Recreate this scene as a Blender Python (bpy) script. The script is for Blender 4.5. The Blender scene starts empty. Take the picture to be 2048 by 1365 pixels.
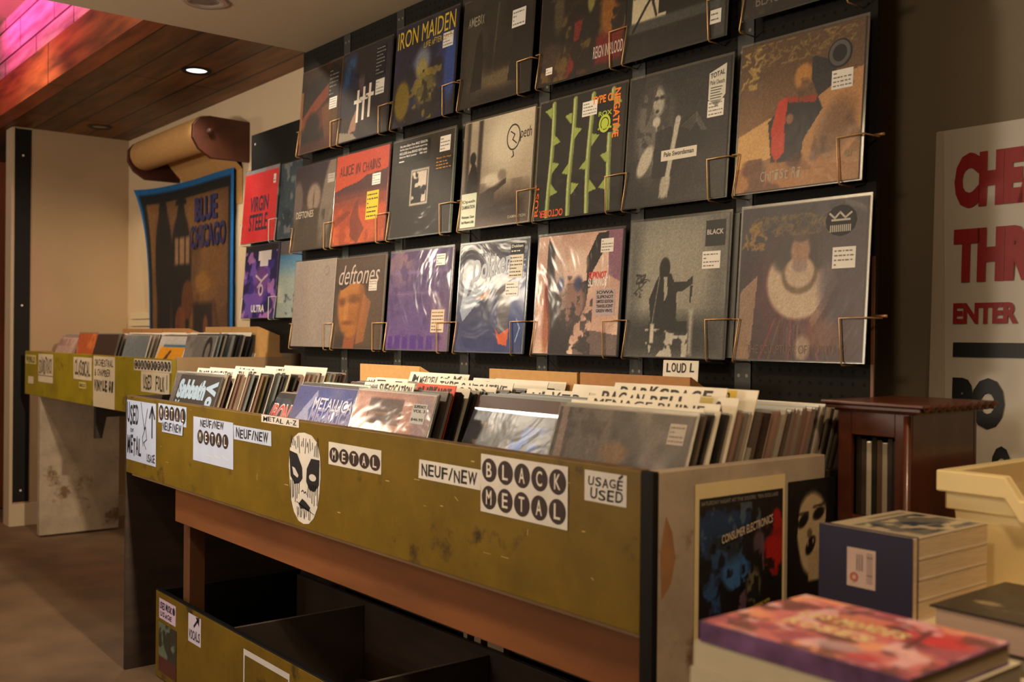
import bpy, math, random
import numpy as np
from mathutils import Vector, Matrix
SC = bpy.context.scene
COL = SC.collection
rad = math.radians

# ------------------------------------------------------------------ camera
cd = bpy.data.cameras.new('camera'); CAM = bpy.data.objects.new('camera', cd); COL.objects.link(CAM)
cd.sensor_width = 36.0; cd.lens = 2058.08 / 2048 * 36.0; cd.clip_start = 0.02
_yaw, _pit, _rol = 0.8918006, -0.0027105, 0.0096413
_d = Vector((-math.sin(_yaw)*math.cos(_pit), math.cos(_yaw)*math.cos(_pit), math.sin(_pit)))
_r = Vector((math.cos(_yaw), math.sin(_yaw), 0)); _u = _r.cross(_d)
_r2 = _r*math.cos(_rol) + _u*math.sin(_rol); _u2 = _u*math.cos(_rol) - _r*math.sin(_rol)
_m = Matrix((_r2, _u2, -_d)).transposed().to_4x4(); _m.translation = Vector((3.54446, -1.84553, 1.09062))
CAM.matrix_world = _m
cd.dof.use_dof = True; cd.dof.focus_distance = 2.7; cd.dof.aperture_fstop = 4.5
SC.camera = CAM

# ------------------------------------------------------------------ world, exposure, lamps
W = bpy.data.worlds.new('world'); SC.world = W; W.use_nodes = True
W.node_tree.nodes['Background'].inputs[0].default_value = (0.9, 0.75, 0.6, 1)
W.node_tree.nodes['Background'].inputs[1].default_value = 0.02
SC.view_settings.view_transform = 'Standard'; SC.view_settings.look = 'None'
SC.view_settings.gamma = 1.0; SC.view_settings.use_curve_mapping = False
SC.view_settings.exposure = 0.0
WARM = (1.0, 0.76, 0.50); WARM2 = (1.0, 0.70, 0.42); NEUT = (1.0, 0.86, 0.70); COOL = (0.85, 0.92, 1.0)
def spot(name, loc, to, power, col, angle, blend=0.6, radius=0.05):
    l = bpy.data.lights.new(name, 'SPOT'); l.energy = power; l.color = col
    l.spot_size = rad(angle); l.spot_blend = blend; l.shadow_soft_size = radius
    o = bpy.data.objects.new(name, l); COL.objects.link(o); o.location = loc
    o.rotation_euler = (Vector(to) - Vector(loc)).to_track_quat('-Z', 'Y').to_euler(); return o
def area(name, loc, to, power, col, sx, sy):
    l = bpy.data.lights.new(name, 'AREA'); l.energy = power; l.color = col; l.shape = 'RECTANGLE'; l.size = sx; l.size_y = sy
    o = bpy.data.objects.new(name, l); COL.objects.link(o); o.location = loc
    o.rotation_euler = (Vector(to) - Vector(loc)).to_track_quat('-Z', 'Y').to_euler(); return o
spot('lamp_over_bin', (1.35, -1.75, 2.15), (1.35, -0.35, 0.95), 62, WARM, 74, 0.5, 0.06)
spot('lamp_left_room', (-0.9, -2.3, 2.75), (0.95, 0.0, 1.45), 360, (1.0, 0.84, 0.64), 50, 0.8, 0.10)
spot('lamp_front_bin', (0.35, -1.7, 2.15), (0.35, -0.6, 0.95), 32, COOL, 70, 0.7, 0.06)
spot('lamp_wood_ceiling', (-0.87, -0.085, 2.235), (-0.87, -0.05, 0), 20, NEUT, 110, 0.8, 0.04)
spot('lamp_far_bin', (-1.5, -1.3, 2.75), (-1.9, 0.15, 1.3), 90, WARM, 62, 0.7, 0.08)
spot('lamp_long_throw', (3.3, -0.82, 2.12), (-1.5, -0.60, 0.55), 420, (1.0, 0.78, 0.52), 36, 0.5, 0.05)
spot('lamp_table', (3.25, -0.75, 2.15), (2.95, -0.55, 0.7), 55, WARM2, 80, 0.7, 0.06)
spot('lamp_right_bin', (3.2, -1.9, 2.15), (2.4, -0.2, 0.95), 45, WARM, 80, 0.7, 0.10)
area('lamp_shop_wall', (-2.6, -2.95, 1.95), (1.2, -0.3, 1.1), 12, (1.0, 0.84, 0.62), 0.55, 0.30)
pk = area('lamp_pink_neon', (-1.75, -0.72, 2.755), (-1.75, -0.48, 2.62), 7, (1.0, 0.06, 0.42), 1.5, 0.03); pk.data.spread = rad(120)
area('lamp_ceiling_fill', (1.0, -3.4, 1.3), (0.8, -2.6, 3.0), 85, NEUT, 0.5, 0.5)  # added fill light aimed upward to brighten the white ceiling
area('lamp_room_fill', (0.5, -4.5, 2.1), (0.8, -2.0, 0.3), 40, WARM, 3.0, 1.5)

# ------------------------------------------------------------------ materials
def lin(c): 
    return tuple(((x/255)/12.92 if x/255 <= 0.04045 else ((x/255+0.055)/1.055)**2.4) for x in c[:3])
MATS = {}
def nodes(name):
    m = bpy.data.materials.new(name); m.use_nodes = True
    nt = m.node_tree; return m, nt, nt.nodes['Principled BSDF']
def N(nt, t, **k):
    n = nt.nodes.new(t)
    for a, b in k.items(): setattr(n, a, b)
    return n
def mat(name, rgb, rough=0.6, var=0.12, scale=30.0, metal=0.0, bump=0.0, spec=0.5, coat=0.0, stretch=(1, 1, 1)):
    if name in MATS: return MATS[name]
    m, nt, p = nodes(name); L = nt.links; c = lin(rgb)
    tc = N(nt, 'ShaderNodeTexCoord'); mp = N(nt, 'ShaderNodeMapping'); mp.inputs['Scale'].default_value = stretch
    no = N(nt, 'ShaderNodeTexNoise'); no.inputs['Scale'].default_value = scale; no.inputs['Detail'].default_value = 5
    L.new(tc.outputs['Object'], mp.inputs['Vector']); L.new(mp.outputs[0], no.inputs['Vector'])
    cr = N(nt, 'ShaderNodeValToRGB'); e = cr.color_ramp.elements
    e[0].position = 0.3; e[1].position = 0.7
    e[0].color = (*[x*(1-var) for x in c], 1); e[1].color = (*[min(1, x*(1+var)) for x in c], 1)
    L.new(no.outputs['Fac'], cr.inputs[0]); L.new(cr.outputs[0], p.inputs['Base Color'])
    p.inputs['Roughness'].default_value = rough; p.inputs['Metallic'].default_value = metal
    p.inputs['Specular IOR Level'].default_value = spec; p.inputs['Coat Weight'].default_value = coat
    p.inputs['Coat Roughness'].default_value = 0.12
    if bump:
        b = N(nt, 'ShaderNodeBump'); b.inputs['Strength'].default_value = bump; b.inputs['Distance'].default_value = 0.004
        L.new(no.outputs['Fac'], b.inputs['Height']); L.new(b.outputs[0], p.inputs['Normal'])
    MATS[name] = m; return m
def ink(rgb): return mat('ink_%d_%d_%d' % tuple(rgb), rgb, 0.55, 0.03, 20)
def worn(name, rgb, dark, light, axis_scale=(1, 1, 1), rough=0.45):
    m, nt, p = nodes(name); L = nt.links
    tc = N(nt, 'ShaderNodeTexCoord'); mp = N(nt, 'ShaderNodeMapping'); mp.inputs['Scale'].default_value = axis_scale
    L.new(tc.outputs['Object'], mp.inputs[0])
    def layer(prev, col, scale, lo, hi, det=6):
        no = N(nt, 'ShaderNodeTexNoise'); no.inputs['Scale'].default_value = scale; no.inputs['Detail'].default_value = det
        no.inputs['Roughness'].default_value = 0.65
        L.new(mp.outputs[0], no.inputs['Vector'])
        r = N(nt, 'ShaderNodeMapRange'); r.inputs[1].default_value = lo; r.inputs[2].default_value = hi
        L.new(no.outputs['Fac'], r.inputs[0])
        mx = N(nt, 'ShaderNodeMixRGB'); L.new(r.outputs[0], mx.inputs[0])
        if prev is None: mx.inputs[1].default_value = (*lin(rgb), 1)
        else: L.new(prev, mx.inputs[1])
        mx.inputs[2].default_value = (*lin(col), 1); return mx.outputs[0], no
    a, _ = layer(None, tuple(int(x*0.82) for x in rgb), 7, 0.40, 0.72)
    a, _ = layer(a, dark, 6.0, 0.585, 0.66, 9)
    a, n2 = layer(a, light, 9.0, 0.72, 0.76, 9)
    L.new(a, p.inputs['Base Color']); p.inputs['Roughness'].default_value = rough
    b = N(nt, 'ShaderNodeBump'); b.inputs['Strength'].default_value = 0.25; b.inputs['Distance'].default_value = 0.003
    L.new(n2.outputs['Fac'], b.inputs['Height']); L.new(b.outputs[0], p.inputs['Normal'])
    MATS[name] = m; return m
def planks(name, c1, c2, seam, width, length, rough=0.5, swap=False):
    m, nt, p = nodes(name); L = nt.links
    tc = N(nt, 'ShaderNodeTexCoord'); sp = N(nt, 'ShaderNodeSeparateXYZ'); cb = N(nt, 'ShaderNodeCombineXYZ')
    L.new(tc.outputs['Object'], sp.inputs[0]); L.new(sp.outputs['X'], cb.inputs['X']); L.new(sp.outputs['Z' if swap else 'Y'], cb.inputs['Y'])
    br = N(nt, 'ShaderNodeTexBrick'); br.inputs['Scale'].default_value = 1.0
    br.inputs['Brick Width'].default_value = length; br.inputs['Row Height'].default_value = width
    br.inputs['Mortar Size'].default_value = 0.006; br.inputs['Bias'].default_value = 0.0
    br.inputs['Color1'].default_value = (*lin(c1), 1); br.inputs['Color2'].default_value = (*lin(c2), 1); br.inputs['Mortar'].default_value = (*lin(seam), 1)
    L.new(cb.outputs[0], br.inputs['Vector'])
    mp = N(nt, 'ShaderNodeMapping'); mp.inputs['Scale'].default_value = (1.2, 9, 9); L.new(tc.outputs['Object'], mp.inputs[0])
    no = N(nt, 'ShaderNodeTexNoise'); no.inputs['Scale'].default_value = 2.2; no.inputs['Detail'].default_value = 8; L.new(mp.outputs[0], no.inputs[0])
    cr = N(nt, 'ShaderNodeValToRGB'); cr.color_ramp.elements[0].color = (0.35, 0.33, 0.3, 1); cr.color_ramp.elements[1].color = (1.35, 1.3, 1.2, 1)
    cr.color_ramp.elements[0].position = 0.3; cr.color_ramp.elements[1].position = 0.7
    L.new(no.outputs['Fac'], cr.inputs[0])
    mx = N(nt, 'ShaderNodeMixRGB', blend_type='MULTIPLY'); mx.inputs[0].default_value = 1
    L.new(br.outputs['Color'], mx.inputs[1]); L.new(cr.outputs[0], mx.inputs[2]); L.new(mx.outputs[0], p.inputs['Base Color'])
    p.inputs['Roughness'].default_value = rough
    MATS[name] = m; return m
def pegboard_mat():
    m, nt, p = nodes('pegboard'); L = nt.links
    tc = N(nt, 'ShaderNodeTexCoord'); sp = N(nt, 'ShaderNodeSeparateXYZ'); L.new(tc.outputs['Object'], sp.inputs[0])
    def cell(o):
        a = N(nt, 'ShaderNodeMath', operation='MULTIPLY'); a.inputs[1].default_value = 1/0.0254; L.new(o, a.inputs[0])
        f = N(nt, 'ShaderNodeMath', operation='FRACT'); L.new(a.outputs[0], f.inputs[0])
        s = N(nt, 'ShaderNodeMath', operation='SUBTRACT'); s.inputs[1].default_value = 0.5; L.new(f.outputs[0], s.inputs[0])
        q = N(nt, 'ShaderNodeMath', operation='POWER'); q.inputs[1].default_value = 2; L.new(s.outputs[0], q.inputs[0]); return q.outputs[0]
    ad = N(nt, 'ShaderNodeMath', operation='ADD'); L.new(cell(sp.outputs['X']), ad.inputs[0]); L.new(cell(sp.outputs['Z']), ad.inputs[1])
    r = N(nt, 'ShaderNodeMapRange'); r.inputs[1].default_value = 0.018; r.inputs[2].default_value = 0.030; L.new(ad.outputs[0], r.inputs[0])
    mx = N(nt, 'ShaderNodeMixRGB'); L.new(r.outputs[0], mx.inputs[0]); mx.inputs[1].default_value = (0.001, 0.001, 0.001, 1); mx.inputs[2].default_value = (*lin((27, 24, 21)), 1)
    L.new(mx.outputs[0], p.inputs['Base Color']); p.inputs['Roughness'].default_value = 0.8; p.inputs['Specular IOR Level'].default_value = 0.2
    MATS['pegboard'] = m; return m
def upright_mat():
    m, nt, p = nodes('slotted steel'); L = nt.links
    tc = N(nt, 'ShaderNodeTexCoord'); sp = N(nt, 'ShaderNodeSeparateXYZ'); L.new(tc.outputs['Object'], sp.inputs[0])
    def cell(o, pitch, off):
        a = N(nt, 'ShaderNodeMath', operation='MULTIPLY_ADD'); a.inputs[1].default_value = 1/pitch; a.inputs[2].default_value = off; L.new(o, a.inputs[0])
        f = N(nt, 'ShaderNodeMath', operation='FRACT'); L.new(a.outputs[0], f.inputs[0])
        s = N(nt, 'ShaderNodeMath', operation='SUBTRACT'); s.inputs[1].default_value = 0.5; L.new(f.outputs[0], s.inputs[0])
        t = N(nt, 'ShaderNodeMath', operation='MULTIPLY'); t.inputs[1].default_value = pitch; L.new(s.outputs[0], t.inputs[0])
        q = N(nt, 'ShaderNodeMath', operation='POWER'); q.inputs[1].default_value = 2; L.new(t.outputs[0], q.inputs[0]); return q.outputs[0]
    ad = N(nt, 'ShaderNodeMath', operation='ADD'); L.new(cell(sp.outputs['X'], 0.022, 0.0), ad.inputs[0]); L.new(cell(sp.outputs['Z'], 0.045, 0.0), ad.inputs[1])
    r = N(nt, 'ShaderNodeMapRange'); r.inputs[1].default_value = 0.0035**2; r.inputs[2].default_value = 0.0045**2; L.new(ad.outputs[0], r.inputs[0])
    mx = N(nt, 'ShaderNodeMixRGB'); L.new(r.outputs[0], mx.inputs[0]); mx.inputs[1].default_value = (*lin((120, 112, 95)), 1); mx.inputs[2].default_value = (*lin((46, 47, 44)), 1)
    L.new(mx.outputs[0], p.inputs['Base Color']); p.inputs['Roughness'].default_value = 0.5
    MATS['slotted steel'] = m; return m
def cover_mat(name, coat=1.0, rough=0.45, wr=0.35, scale=7.0, crough=0.12):
    """art colours come from the mesh's colour attribute; a wrinkled clear coat is the plastic outer sleeve"""
    if name in MATS: return MATS[name]
    m, nt, p = nodes(name); L = nt.links
    at = N(nt, 'ShaderNodeAttribute'); at.attribute_name = 'Col'; L.new(at.outputs['Color'], p.inputs['Base Color'])
    p.inputs['Roughness'].default_value = rough; p.inputs['Coat Weight'].default_value = coat; p.inputs['Coat Roughness'].default_value = crough
    tc = N(nt, 'ShaderNodeTexCoord'); oi = N(nt, 'ShaderNodeObjectInfo')
    ad = N(nt, 'ShaderNodeVectorMath', operation='ADD'); mu = N(nt, 'ShaderNodeVectorMath', operation='SCALE'); mu.inputs['Scale'].default_value = 3.0
    L.new(oi.outputs['Location'], mu.inputs[0]); L.new(tc.outputs['Object'], ad.inputs[0]); L.new(mu.outputs[0], ad.inputs[1])
    no = N(nt, 'ShaderNodeTexNoise'); no.inputs['Scale'].default_value = scale; no.inputs['Detail'].default_value = 3; no.inputs['Distortion'].default_value = 1.4
    L.new(ad.outputs[0], no.inputs['Vector'])
    b = N(nt, 'ShaderNodeBump'); b.inputs['Strength'].default_value = wr; b.inputs['Distance'].default_value = 0.02; L.new(no.outputs['Fac'], b.inputs['Height'])
    L.new(b.outputs[0], p.inputs['Coat Normal'])
    MATS[name] = m; return m
def clear_mat():
    m, nt, p = nodes('clear plastic'); L = nt.links
    out = nt.nodes['Material Output']; tr = N(nt, 'ShaderNodeBsdfTransparent'); gl = N(nt, 'ShaderNodeBsdfGlossy'); gl.inputs['Roughness'].default_value = 0.18
    gl.inputs['Color'].default_value = (0.75, 0.78, 0.78, 1)
    mx = N(nt, 'ShaderNodeMixShader'); mx.inputs[0].default_value = 0.24
    L.new(tr.outputs[0], mx.inputs[1]); L.new(gl.outputs[0], mx.inputs[2]); L.new(mx.outputs[0], out.inputs['Surface'])
    MATS['clear plastic'] = m; return m
def emit_mat(name, rgb, s):
    m, nt, p = nodes(name); p.inputs['Base Color'].default_value = (*lin(rgb), 1)
    p.inputs['Emission Color'].default_value = (*lin(rgb), 1); p.inputs['Emission Strength'].default_value = s; MATS[name] = m; return m
PEG = pegboard_mat(); UPR = upright_mat(); CLEAR = clear_mat()
YEL = worn('yellow painted board', (116, 92, 12), (54, 38, 14), (150, 122, 54))
YELF = worn('yellow painted board far', (150, 132, 16), (88, 66, 20), (180, 160, 90))
WHITEW = worn('white painted board', (176, 160, 140), (110, 84, 60), (200, 150, 100))
DARKW = mat('dark wood', (52, 38, 30), 0.6, 0.3, 6, stretch=(1, 1, 6))
APRW = mat('orange brown board', (122, 72, 34), 0.6, 0.22, 5, stretch=(0.6, 3, 3))
TANW = mat('tan board', (150, 122, 88), 0.65, 0.15, 8)
BLACK = mat('black paint', (16, 15, 14), 0.6, 0.2, 12, spec=.25)
CARD = mat('cardboard', (196, 150, 92), 0.8, 0.07, 60)
CARDD = mat('cardboard brown', (172, 122, 74), 0.8, 0.07, 60)
PAPER = mat('white paper', (214, 210, 205), 0.6, 0.06, 18)
DIVC = mat('divider card', (226, 218, 200), 0.55, 0.07, 14)
PAGES = mat('book pages', (205, 184, 150), 0.8, 0.12, 120, stretch=(0.2, 0.2, 6))
WIRE = mat('copper wire', (206, 164, 112), 0.35, 0.1, 40, metal=0.5)
WIREW = mat('white wire', (225, 222, 214), 0.4, 0.05, 40)
WALLM = mat('beige plaster', (176, 150, 118), 0.85, 0.06, 2.2)
WALLB = mat('light plaster', (214, 192, 160), 0.85, 0.05, 2.2)
WALLR = mat('grey brown plaster', (128, 116, 96), 0.85, 0.06, 2.2)
CEILW = mat('white ceiling', (190, 172, 142), 0.9, 0.04, 2.0)
FLOORM = mat('worn floor', (118, 94, 70), 0.7, 0.28, 3.5, bump=0.1)
BRKW = mat('bracket wood', (70, 32, 16), 0.5, 0.25, 6, stretch=(1, 3, 3))
REDW = mat('cabinet wood', (74, 32, 14), 0.35, 0.35, 5, stretch=(3, 3, 0.5), coat=0.2)
WOODC = planks('ceiling planks', (132, 84, 42), (92, 58, 28), (10, 6, 4), 0.145, 2.3)
FASC = planks('fascia boards', (164, 84, 46), (150, 76, 42), (40, 18, 12), 0.5, 3.1, swap=True)
STONE = planks('painted masonry', (190, 158, 158), (176, 140, 142), (60, 30, 36), 0.16, 0.62, swap=True)
IVORY = mat('ivory plastic', (226, 205, 150), 0.4, 0.04, 8)
TRIMW = mat('pale trim', (190, 172, 146), 0.7, 0.05, 5)

# ------------------------------------------------------------------ mesh helpers
class MB:
    def __init__(s): s.v = []; s.f = []; s.m = []
    def add(s, v, f, mi=0):
        b = len(s.v); s.v += [tuple(p) for p in v]; s.f += [tuple(i+b for i in q) for q in f]; s.m += [mi]*len(f); return s
    def box(s, x0, x1, y0, y1, z0, z1, mi=0):
        v = [(x0,y0,z0),(x1,y0,z0),(x1,y1,z0),(x0,y1,z0),(x0,y0,z1),(x1,y0,z1),(x1,y1,z1),(x0,y1,z1)]
        return s.add(v, [(0,3,2,1),(4,5,6,7),(0,1,5,4),(1,2,6,5),(2,3,7,6),(3,0,4,7)], mi)
    def prism(s, pts, vec, mi=0):
        """polygon pts (3-D, planar) extruded along vec"""
        n = len(pts); vec = Vector(vec); v = [tuple(p) for p in pts] + [tuple(Vector(p)+vec) for p in pts]
        f = [tuple(range(n)), tuple(range(2*n-1, n-1, -1))] + [(i, i+n, (i+1) % n + n, (i+1) % n) for i in range(n)]
        return s.add(v, f, mi)
    def tube(s, path, r, seg=8, mi=0, closed=False):
        P = [Vector(p) for p in path]; n = len(P); rings = []; v = []; f = []
        t0 = (P[1]-P[0]).normalized(); up = Vector((0,0,1)) if abs(t0.z) < .9 else Vector((1,0,0)); a = t0.cross(up).normalized()
        for i in range(n):
            if i == 0: t = t0
            elif i == n-1: t = (P[-1]-P[-2]).normalized()
            else: t = ((P[i]-P[i-1]).normalized() + (P[i+1]-P[i]).normalized()).normalized()
            a = (a - t*a.dot(t)).normalized(); b = t.cross(a)
            rr = r[i] if isinstance(r, (list, tuple)) else r
            for k in range(seg):
                w = 2*math.pi*k/seg; v.append(P[i] + a*(rr*math.cos(w)) + b*(rr*math.sin(w)))
        for i in range(n-1):
            for k in range(seg): f.append((i*seg+k, i*seg+(k+1) % seg, (i+1)*seg+(k+1) % seg, (i+1)*seg+k))
        f.append(tuple(range(seg-1, -1, -1))); f.append(tuple(range((n-1)*seg, n*seg)))
        return s.add(v, f, mi)
    def lathe(s, prof, c, seg=32, mi=0):
        v = []; f = []; n = len(prof)
        for k in range(seg):
            w = 2*math.pi*k/seg
            for r, z in prof: v.append((c[0]+r*math.cos(w), c[1]+r*math.sin(w), c[2]+z))
        for k in range(seg):
            for i in range(n-1): f.append((k*n+i, ((k+1) % seg)*n+i, ((k+1) % seg)*n+i+1, k*n+i+1))
        return s.add(v, f, mi)
    def rect(s, x0, z0, x1, z1, y, mi=0): return s.add([(x0,y,z0),(x1,y,z0),(x1,y,z1),(x0,y,z1)], [(0,1,2,3)], mi)
    def poly(s, pts, y, mi=0): return s.add([(p[0], y, p[1]) for p in pts], [tuple(range(len(pts)))], mi)
    def ell(s, cx, cz, rx, rz, y, mi=0, seg=24):
        return s.poly([(cx+rx*math.cos(2*math.pi*k/seg), cz+rz*math.sin(2*math.pi*k/seg)) for k in range(seg)], y, mi)
    def stroke(s, pts, w, y, mi=0):
        for (x0,z0),(x1,z1) in zip(pts, pts[1:]):
            l = math.hypot(x1-x0, z1-z0) or 1e-6; dx, dz = (x1-x0)/l, (z1-z0)/l; nx, nz = -dz*w/2, dx*w/2; ex, ez = dx*w*.3, dz*w*.3
            s.add([(x0-ex+nx,y,z0-ez+nz),(x0-ex-nx,y,z0-ez-nz),(x1+ex-nx,y,z1+ez-nz),(x1+ex+nx,y,z1+ez+nz)], [(0,1,2,3)], mi)
        return s
    def build(s, name, mats, parent=None, bevel=0.0, smooth=False, loc=None):
        me = bpy.data.meshes.new(name); me.from_pydata(s.v, [], s.f)
        for m in (mats if isinstance(mats, (list, tuple)) else [mats]): me.materials.append(m)
        if any(s.m): me.polygons.foreach_set('material_index', s.m)
        if smooth: me.polygons.foreach_set('use_smooth', [True]*len(me.polygons))
        me.update()
        o = bpy.data.objects.new(name, me); COL.objects.link(o)
        if parent: o.parent = parent
        if loc: o.location = loc
        if bevel:
            b = o.modifiers.new('bevel', 'BEVEL'); b.width = bevel; b.segments = 2; b.limit_method = 'ANGLE'
        return o
def tag(o, label, cat, group=None, kind=None):
    o['label'] = label; o['category'] = cat
    if group: o['group'] = group
    if kind: o['kind'] = kind
    return o
def struct(o): o['kind'] = 'structure'; return o
def thing(name, label, cat, loc=(0,0,0), rot=(0,0,0), group=None):
    o = bpy.data.objects.new(name, None); COL.objects.link(o); o.location = loc; o.rotation_euler = rot; o.empty_display_size = 0.05
    return tag(o, label, cat, group)
_tc = {}
def glyphs(s, bold=0.0, shear=0.0):
    k = (s, bold, shear)
    if k in _tc: return _tc[k]
    c = bpy.data.curves.new('t', 'FONT'); c.body = s; c.size = 1.0; c.offset = bold; c.shear = shear; c.resolution_u = 3; c.fill_mode = 'BOTH'
    o = bpy.data.objects.new('t', c); COL.objects.link(o); dg = bpy.context.evaluated_depsgraph_get()
    me = bpy.data.meshes.new_from_object(o.evaluated_get(dg)); v = np.array([(p.co.x, p.co.y) for p in me.vertices], float); f = [tuple(p.vertices) for p in me.polygons]
    bpy.data.objects.remove(o); bpy.data.curves.remove(c); bpy.data.meshes.remove(me)
    lo, hi = v.min(0), v.max(0); v = (v-lo)/np.maximum(hi-lo, 1e-6); _tc[k] = (v, f); return _tc[k]
def text(mb, s, x0, z0, x1, z1, y, mi=0, bold=0.0, shear=0.0, rot=0, slope=0.0):
    """letters fill the box (x0,z0)-(x1,z1) of a panel's own plane; rot in quarter turns clockwise"""
    v, f = glyphs(s, bold, shear); a, b = v[:,0].copy(), v[:,1].copy()
    for _ in range(rot % 4): a, b = b, 1-a
    X = x0+a*(x1-x0); Z = z0+b*(z1-z0)+slope*a
    return mb.add([(X[i], y, Z[i]) for i in range(len(X))], f, mi)
def hand(mb, s, x0, z0, x1, z1, y, mi=0, seed=1, bold=0.012):
    """hand lettering: every character placed on its own, a little uneven"""
    r = random.Random(seed); wd = {'I': .45, ' ': .5, '/': .7, '.': .35, '-': .6, 'M': 1.15, 'W': 1.2, "'": .3}
    ws = [wd.get(c, .9) for c in s]; k = (x1-x0)/sum(ws); x = x0; h = z1-z0
    for c, w in zip(s, ws):
        if c != ' ':
            d = r.uniform(-.07, .07)*h; q = .3*h if c == '-' else h
            zz = z0 + (.35*h if c == '-' else 0) + d
            text(mb, c, x+k*.04, zz, x+k*w-k*.08, zz+(.09*h if c == '-' else h*r.uniform(.88, 1.0)), y, mi, bold, r.uniform(-.05, .12))
        x += k*w
    return mb

# ------------------------------------------------------------------ painter for printed art
def _noise(n, sc, seed, oct=3):
    r = np.random.RandomState(seed); out = np.zeros((n, n)); amp = 1.0; tot = 0
    for o in range(oct):
        k = max(2, int(sc*2**o)); g = r.rand(k+2, k+2); t = np.linspace(0, k, n, endpoint=False); i = t.astype(int); f = t-i; f = f*f*(3-2*f)
        a = g[np.ix_(i, i)]*(1-f)[None,:]+g[np.ix_(i, i+1)]*f[None,:]; b = g[np.ix_(i+1, i)]*(1-f)[None,:]+g[np.ix_(i+1, i+1)]*f[None,:]
        out += amp*(a*(1-f)[:,None]+b*f[:,None]); tot += amp; amp *= .5
    return out/tot
class Art:
    def __init__(s, base, n=112, grain=6, seed=1):
        s.n = n; s.a = np.zeros((n, n, 3)); s.a[:] = base; t = (np.arange(n)+.5)/n; s.V, s.U = np.meshgrid(t, t, indexing='ij'); s.seed = seed; s.grain = grain
    def _mix(s, m, c, al): m = np.clip(m, 0, 1)*al; s.a = s.a*(1-m[...,None])+np.array(c, float)*m[...,None]; return s
    def vgrad(s, c0, c1, v0=0., v1=1.): t = np.clip((s.V-v0)/(v1-v0), 0, 1); s.a = np.array(c0, float)*(1-t[...,None])+np.array(c1, float)*t[...,None]; return s
    def rect(s, u0, v0, u1, v1, c, soft=.008, al=1.):
        m = np.minimum(np.minimum(s.U-u0, u1-s.U), np.minimum(s.V-v0, v1-s.V))/soft+.5; return s._mix(m, c, al)
    def ell(s, cx, cy, rx, ry, c, soft=.1, al=1., rot=0.):
        a = rad(rot); x, y = s.U-cx, s.V-cy; p = (x*math.cos(a)+y*math.sin(a))/rx; q = (-x*math.sin(a)+y*math.cos(a))/ry
        return s._mix((1-np.sqrt(p*p+q*q))/soft+.5, c, al)
    def poly(s, pts, c, al=1.):
        m = np.zeros((s.n, s.n), bool); k = len(pts)
        for i in range(k):
            (x0, y0), (x1, y1) = pts[i], pts[(i+1) % k]
            if y0 == y1: continue
            m ^= ((y0 > s.V) != (y1 > s.V)) & (s.U < (x1-x0)*(s.V-y0)/(y1-y0)+x0)
        return s._mix(m.astype(float), c, al)
    def line(s, pts, w, c, al=1.):
        for (x0,y0),(x1,y1) in zip(pts, pts[1:]):
            dx, dy = x1-x0, y1-y0; l2 = dx*dx+dy*dy or 1e-9; t = np.clip(((s.U-x0)*dx+(s.V-y0)*dy)/l2, 0, 1)
            d = np.hypot(s.U-x0-t*dx, s.V-y0-t*dy); s._mix((w/2-d)/.008+.5, c, al)
        return s
    def mot(s, sc, c, lo=.5, hi=.6, al=1., seed=None, box=None):
        s.seed += 7; m = (_noise(s.n, sc, seed or s.seed)-lo)/(hi-lo)
        if box is not None: m = np.where((s.U > box[0]) & (s.V > box[1]) & (s.U < box[2]) & (s.V < box[3]), m, 0)
        return s._mix(m, c, al)
    def squig(s, u0, v0, u1, v1, c, k=40, w=.006, al=.8):
        r = random.Random(s.seed)
        for i in range(k):
            x = u0+(u1-u0)*r.random(); y = v0+(v1-v0)*r.random(); p = [(x, y)]
            for _ in range(5): x += r.uniform(-.035, .035); y += r.uniform(-.03, .03); p.append((x, min(max(y, v0), v1)))
            s.line(p, w, c, al)
        return s
    def mesh(s, name, w, h, material, parent=None, y=-0.0006, x0=0., z0=0., bend=None):
        n = s.n; r = np.random.RandomState(s.seed+3); a = (np.clip(s.a+r.randn(n, n, 1)*s.grain, 0, 255)/255)**1.22
        a = np.where(a <= .04045, a/12.92, ((a+.055)/1.055)**2.4)
        col = np.ones((n*n, 4), np.float32); col[:, :3] = a.reshape(-1, 3)
        t = np.linspace(0, 1, n); U, V = np.meshgrid(t, t); co = np.zeros((n*n, 3), np.float32)
        co[:,0] = (x0+U*w).ravel(); co[:,1] = y; co[:,2] = (z0+(1-V)*h).ravel()
        if bend is not None: co[:,1] += bend(U, V).ravel()
        i = np.arange(n*n).reshape(n, n); q = np.stack([i[1:,:-1], i[1:,1:], i[:-1,1:], i[:-1,:-1]], -1).reshape(-1, 4)
        me = bpy.data.meshes.new(name); me.vertices.add(n*n); me.vertices.foreach_set('co', co.ravel())
        k = len(q); me.loops.add(4*k); me.loops.foreach_set('vertex_index', q.ravel().astype(np.int32))
        me.polygons.add(k); me.polygons.foreach_set('loop_start', np.arange(0, 4*k, 4, dtype=np.int32)); me.polygons.foreach_set('loop_total', np.full(k, 4, np.int32))
        me.polygons.foreach_set('use_smooth', np.ones(k, bool))
        me.update(calc_edges=True); at = me.color_attributes.new('Col', 'FLOAT_COLOR', 'POINT'); at.data.foreach_set('color', col.ravel())
        me.materials.append(material); o = bpy.data.objects.new(name, me); COL.objects.link(o)
        if parent: o.parent = parent
        return o
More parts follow.
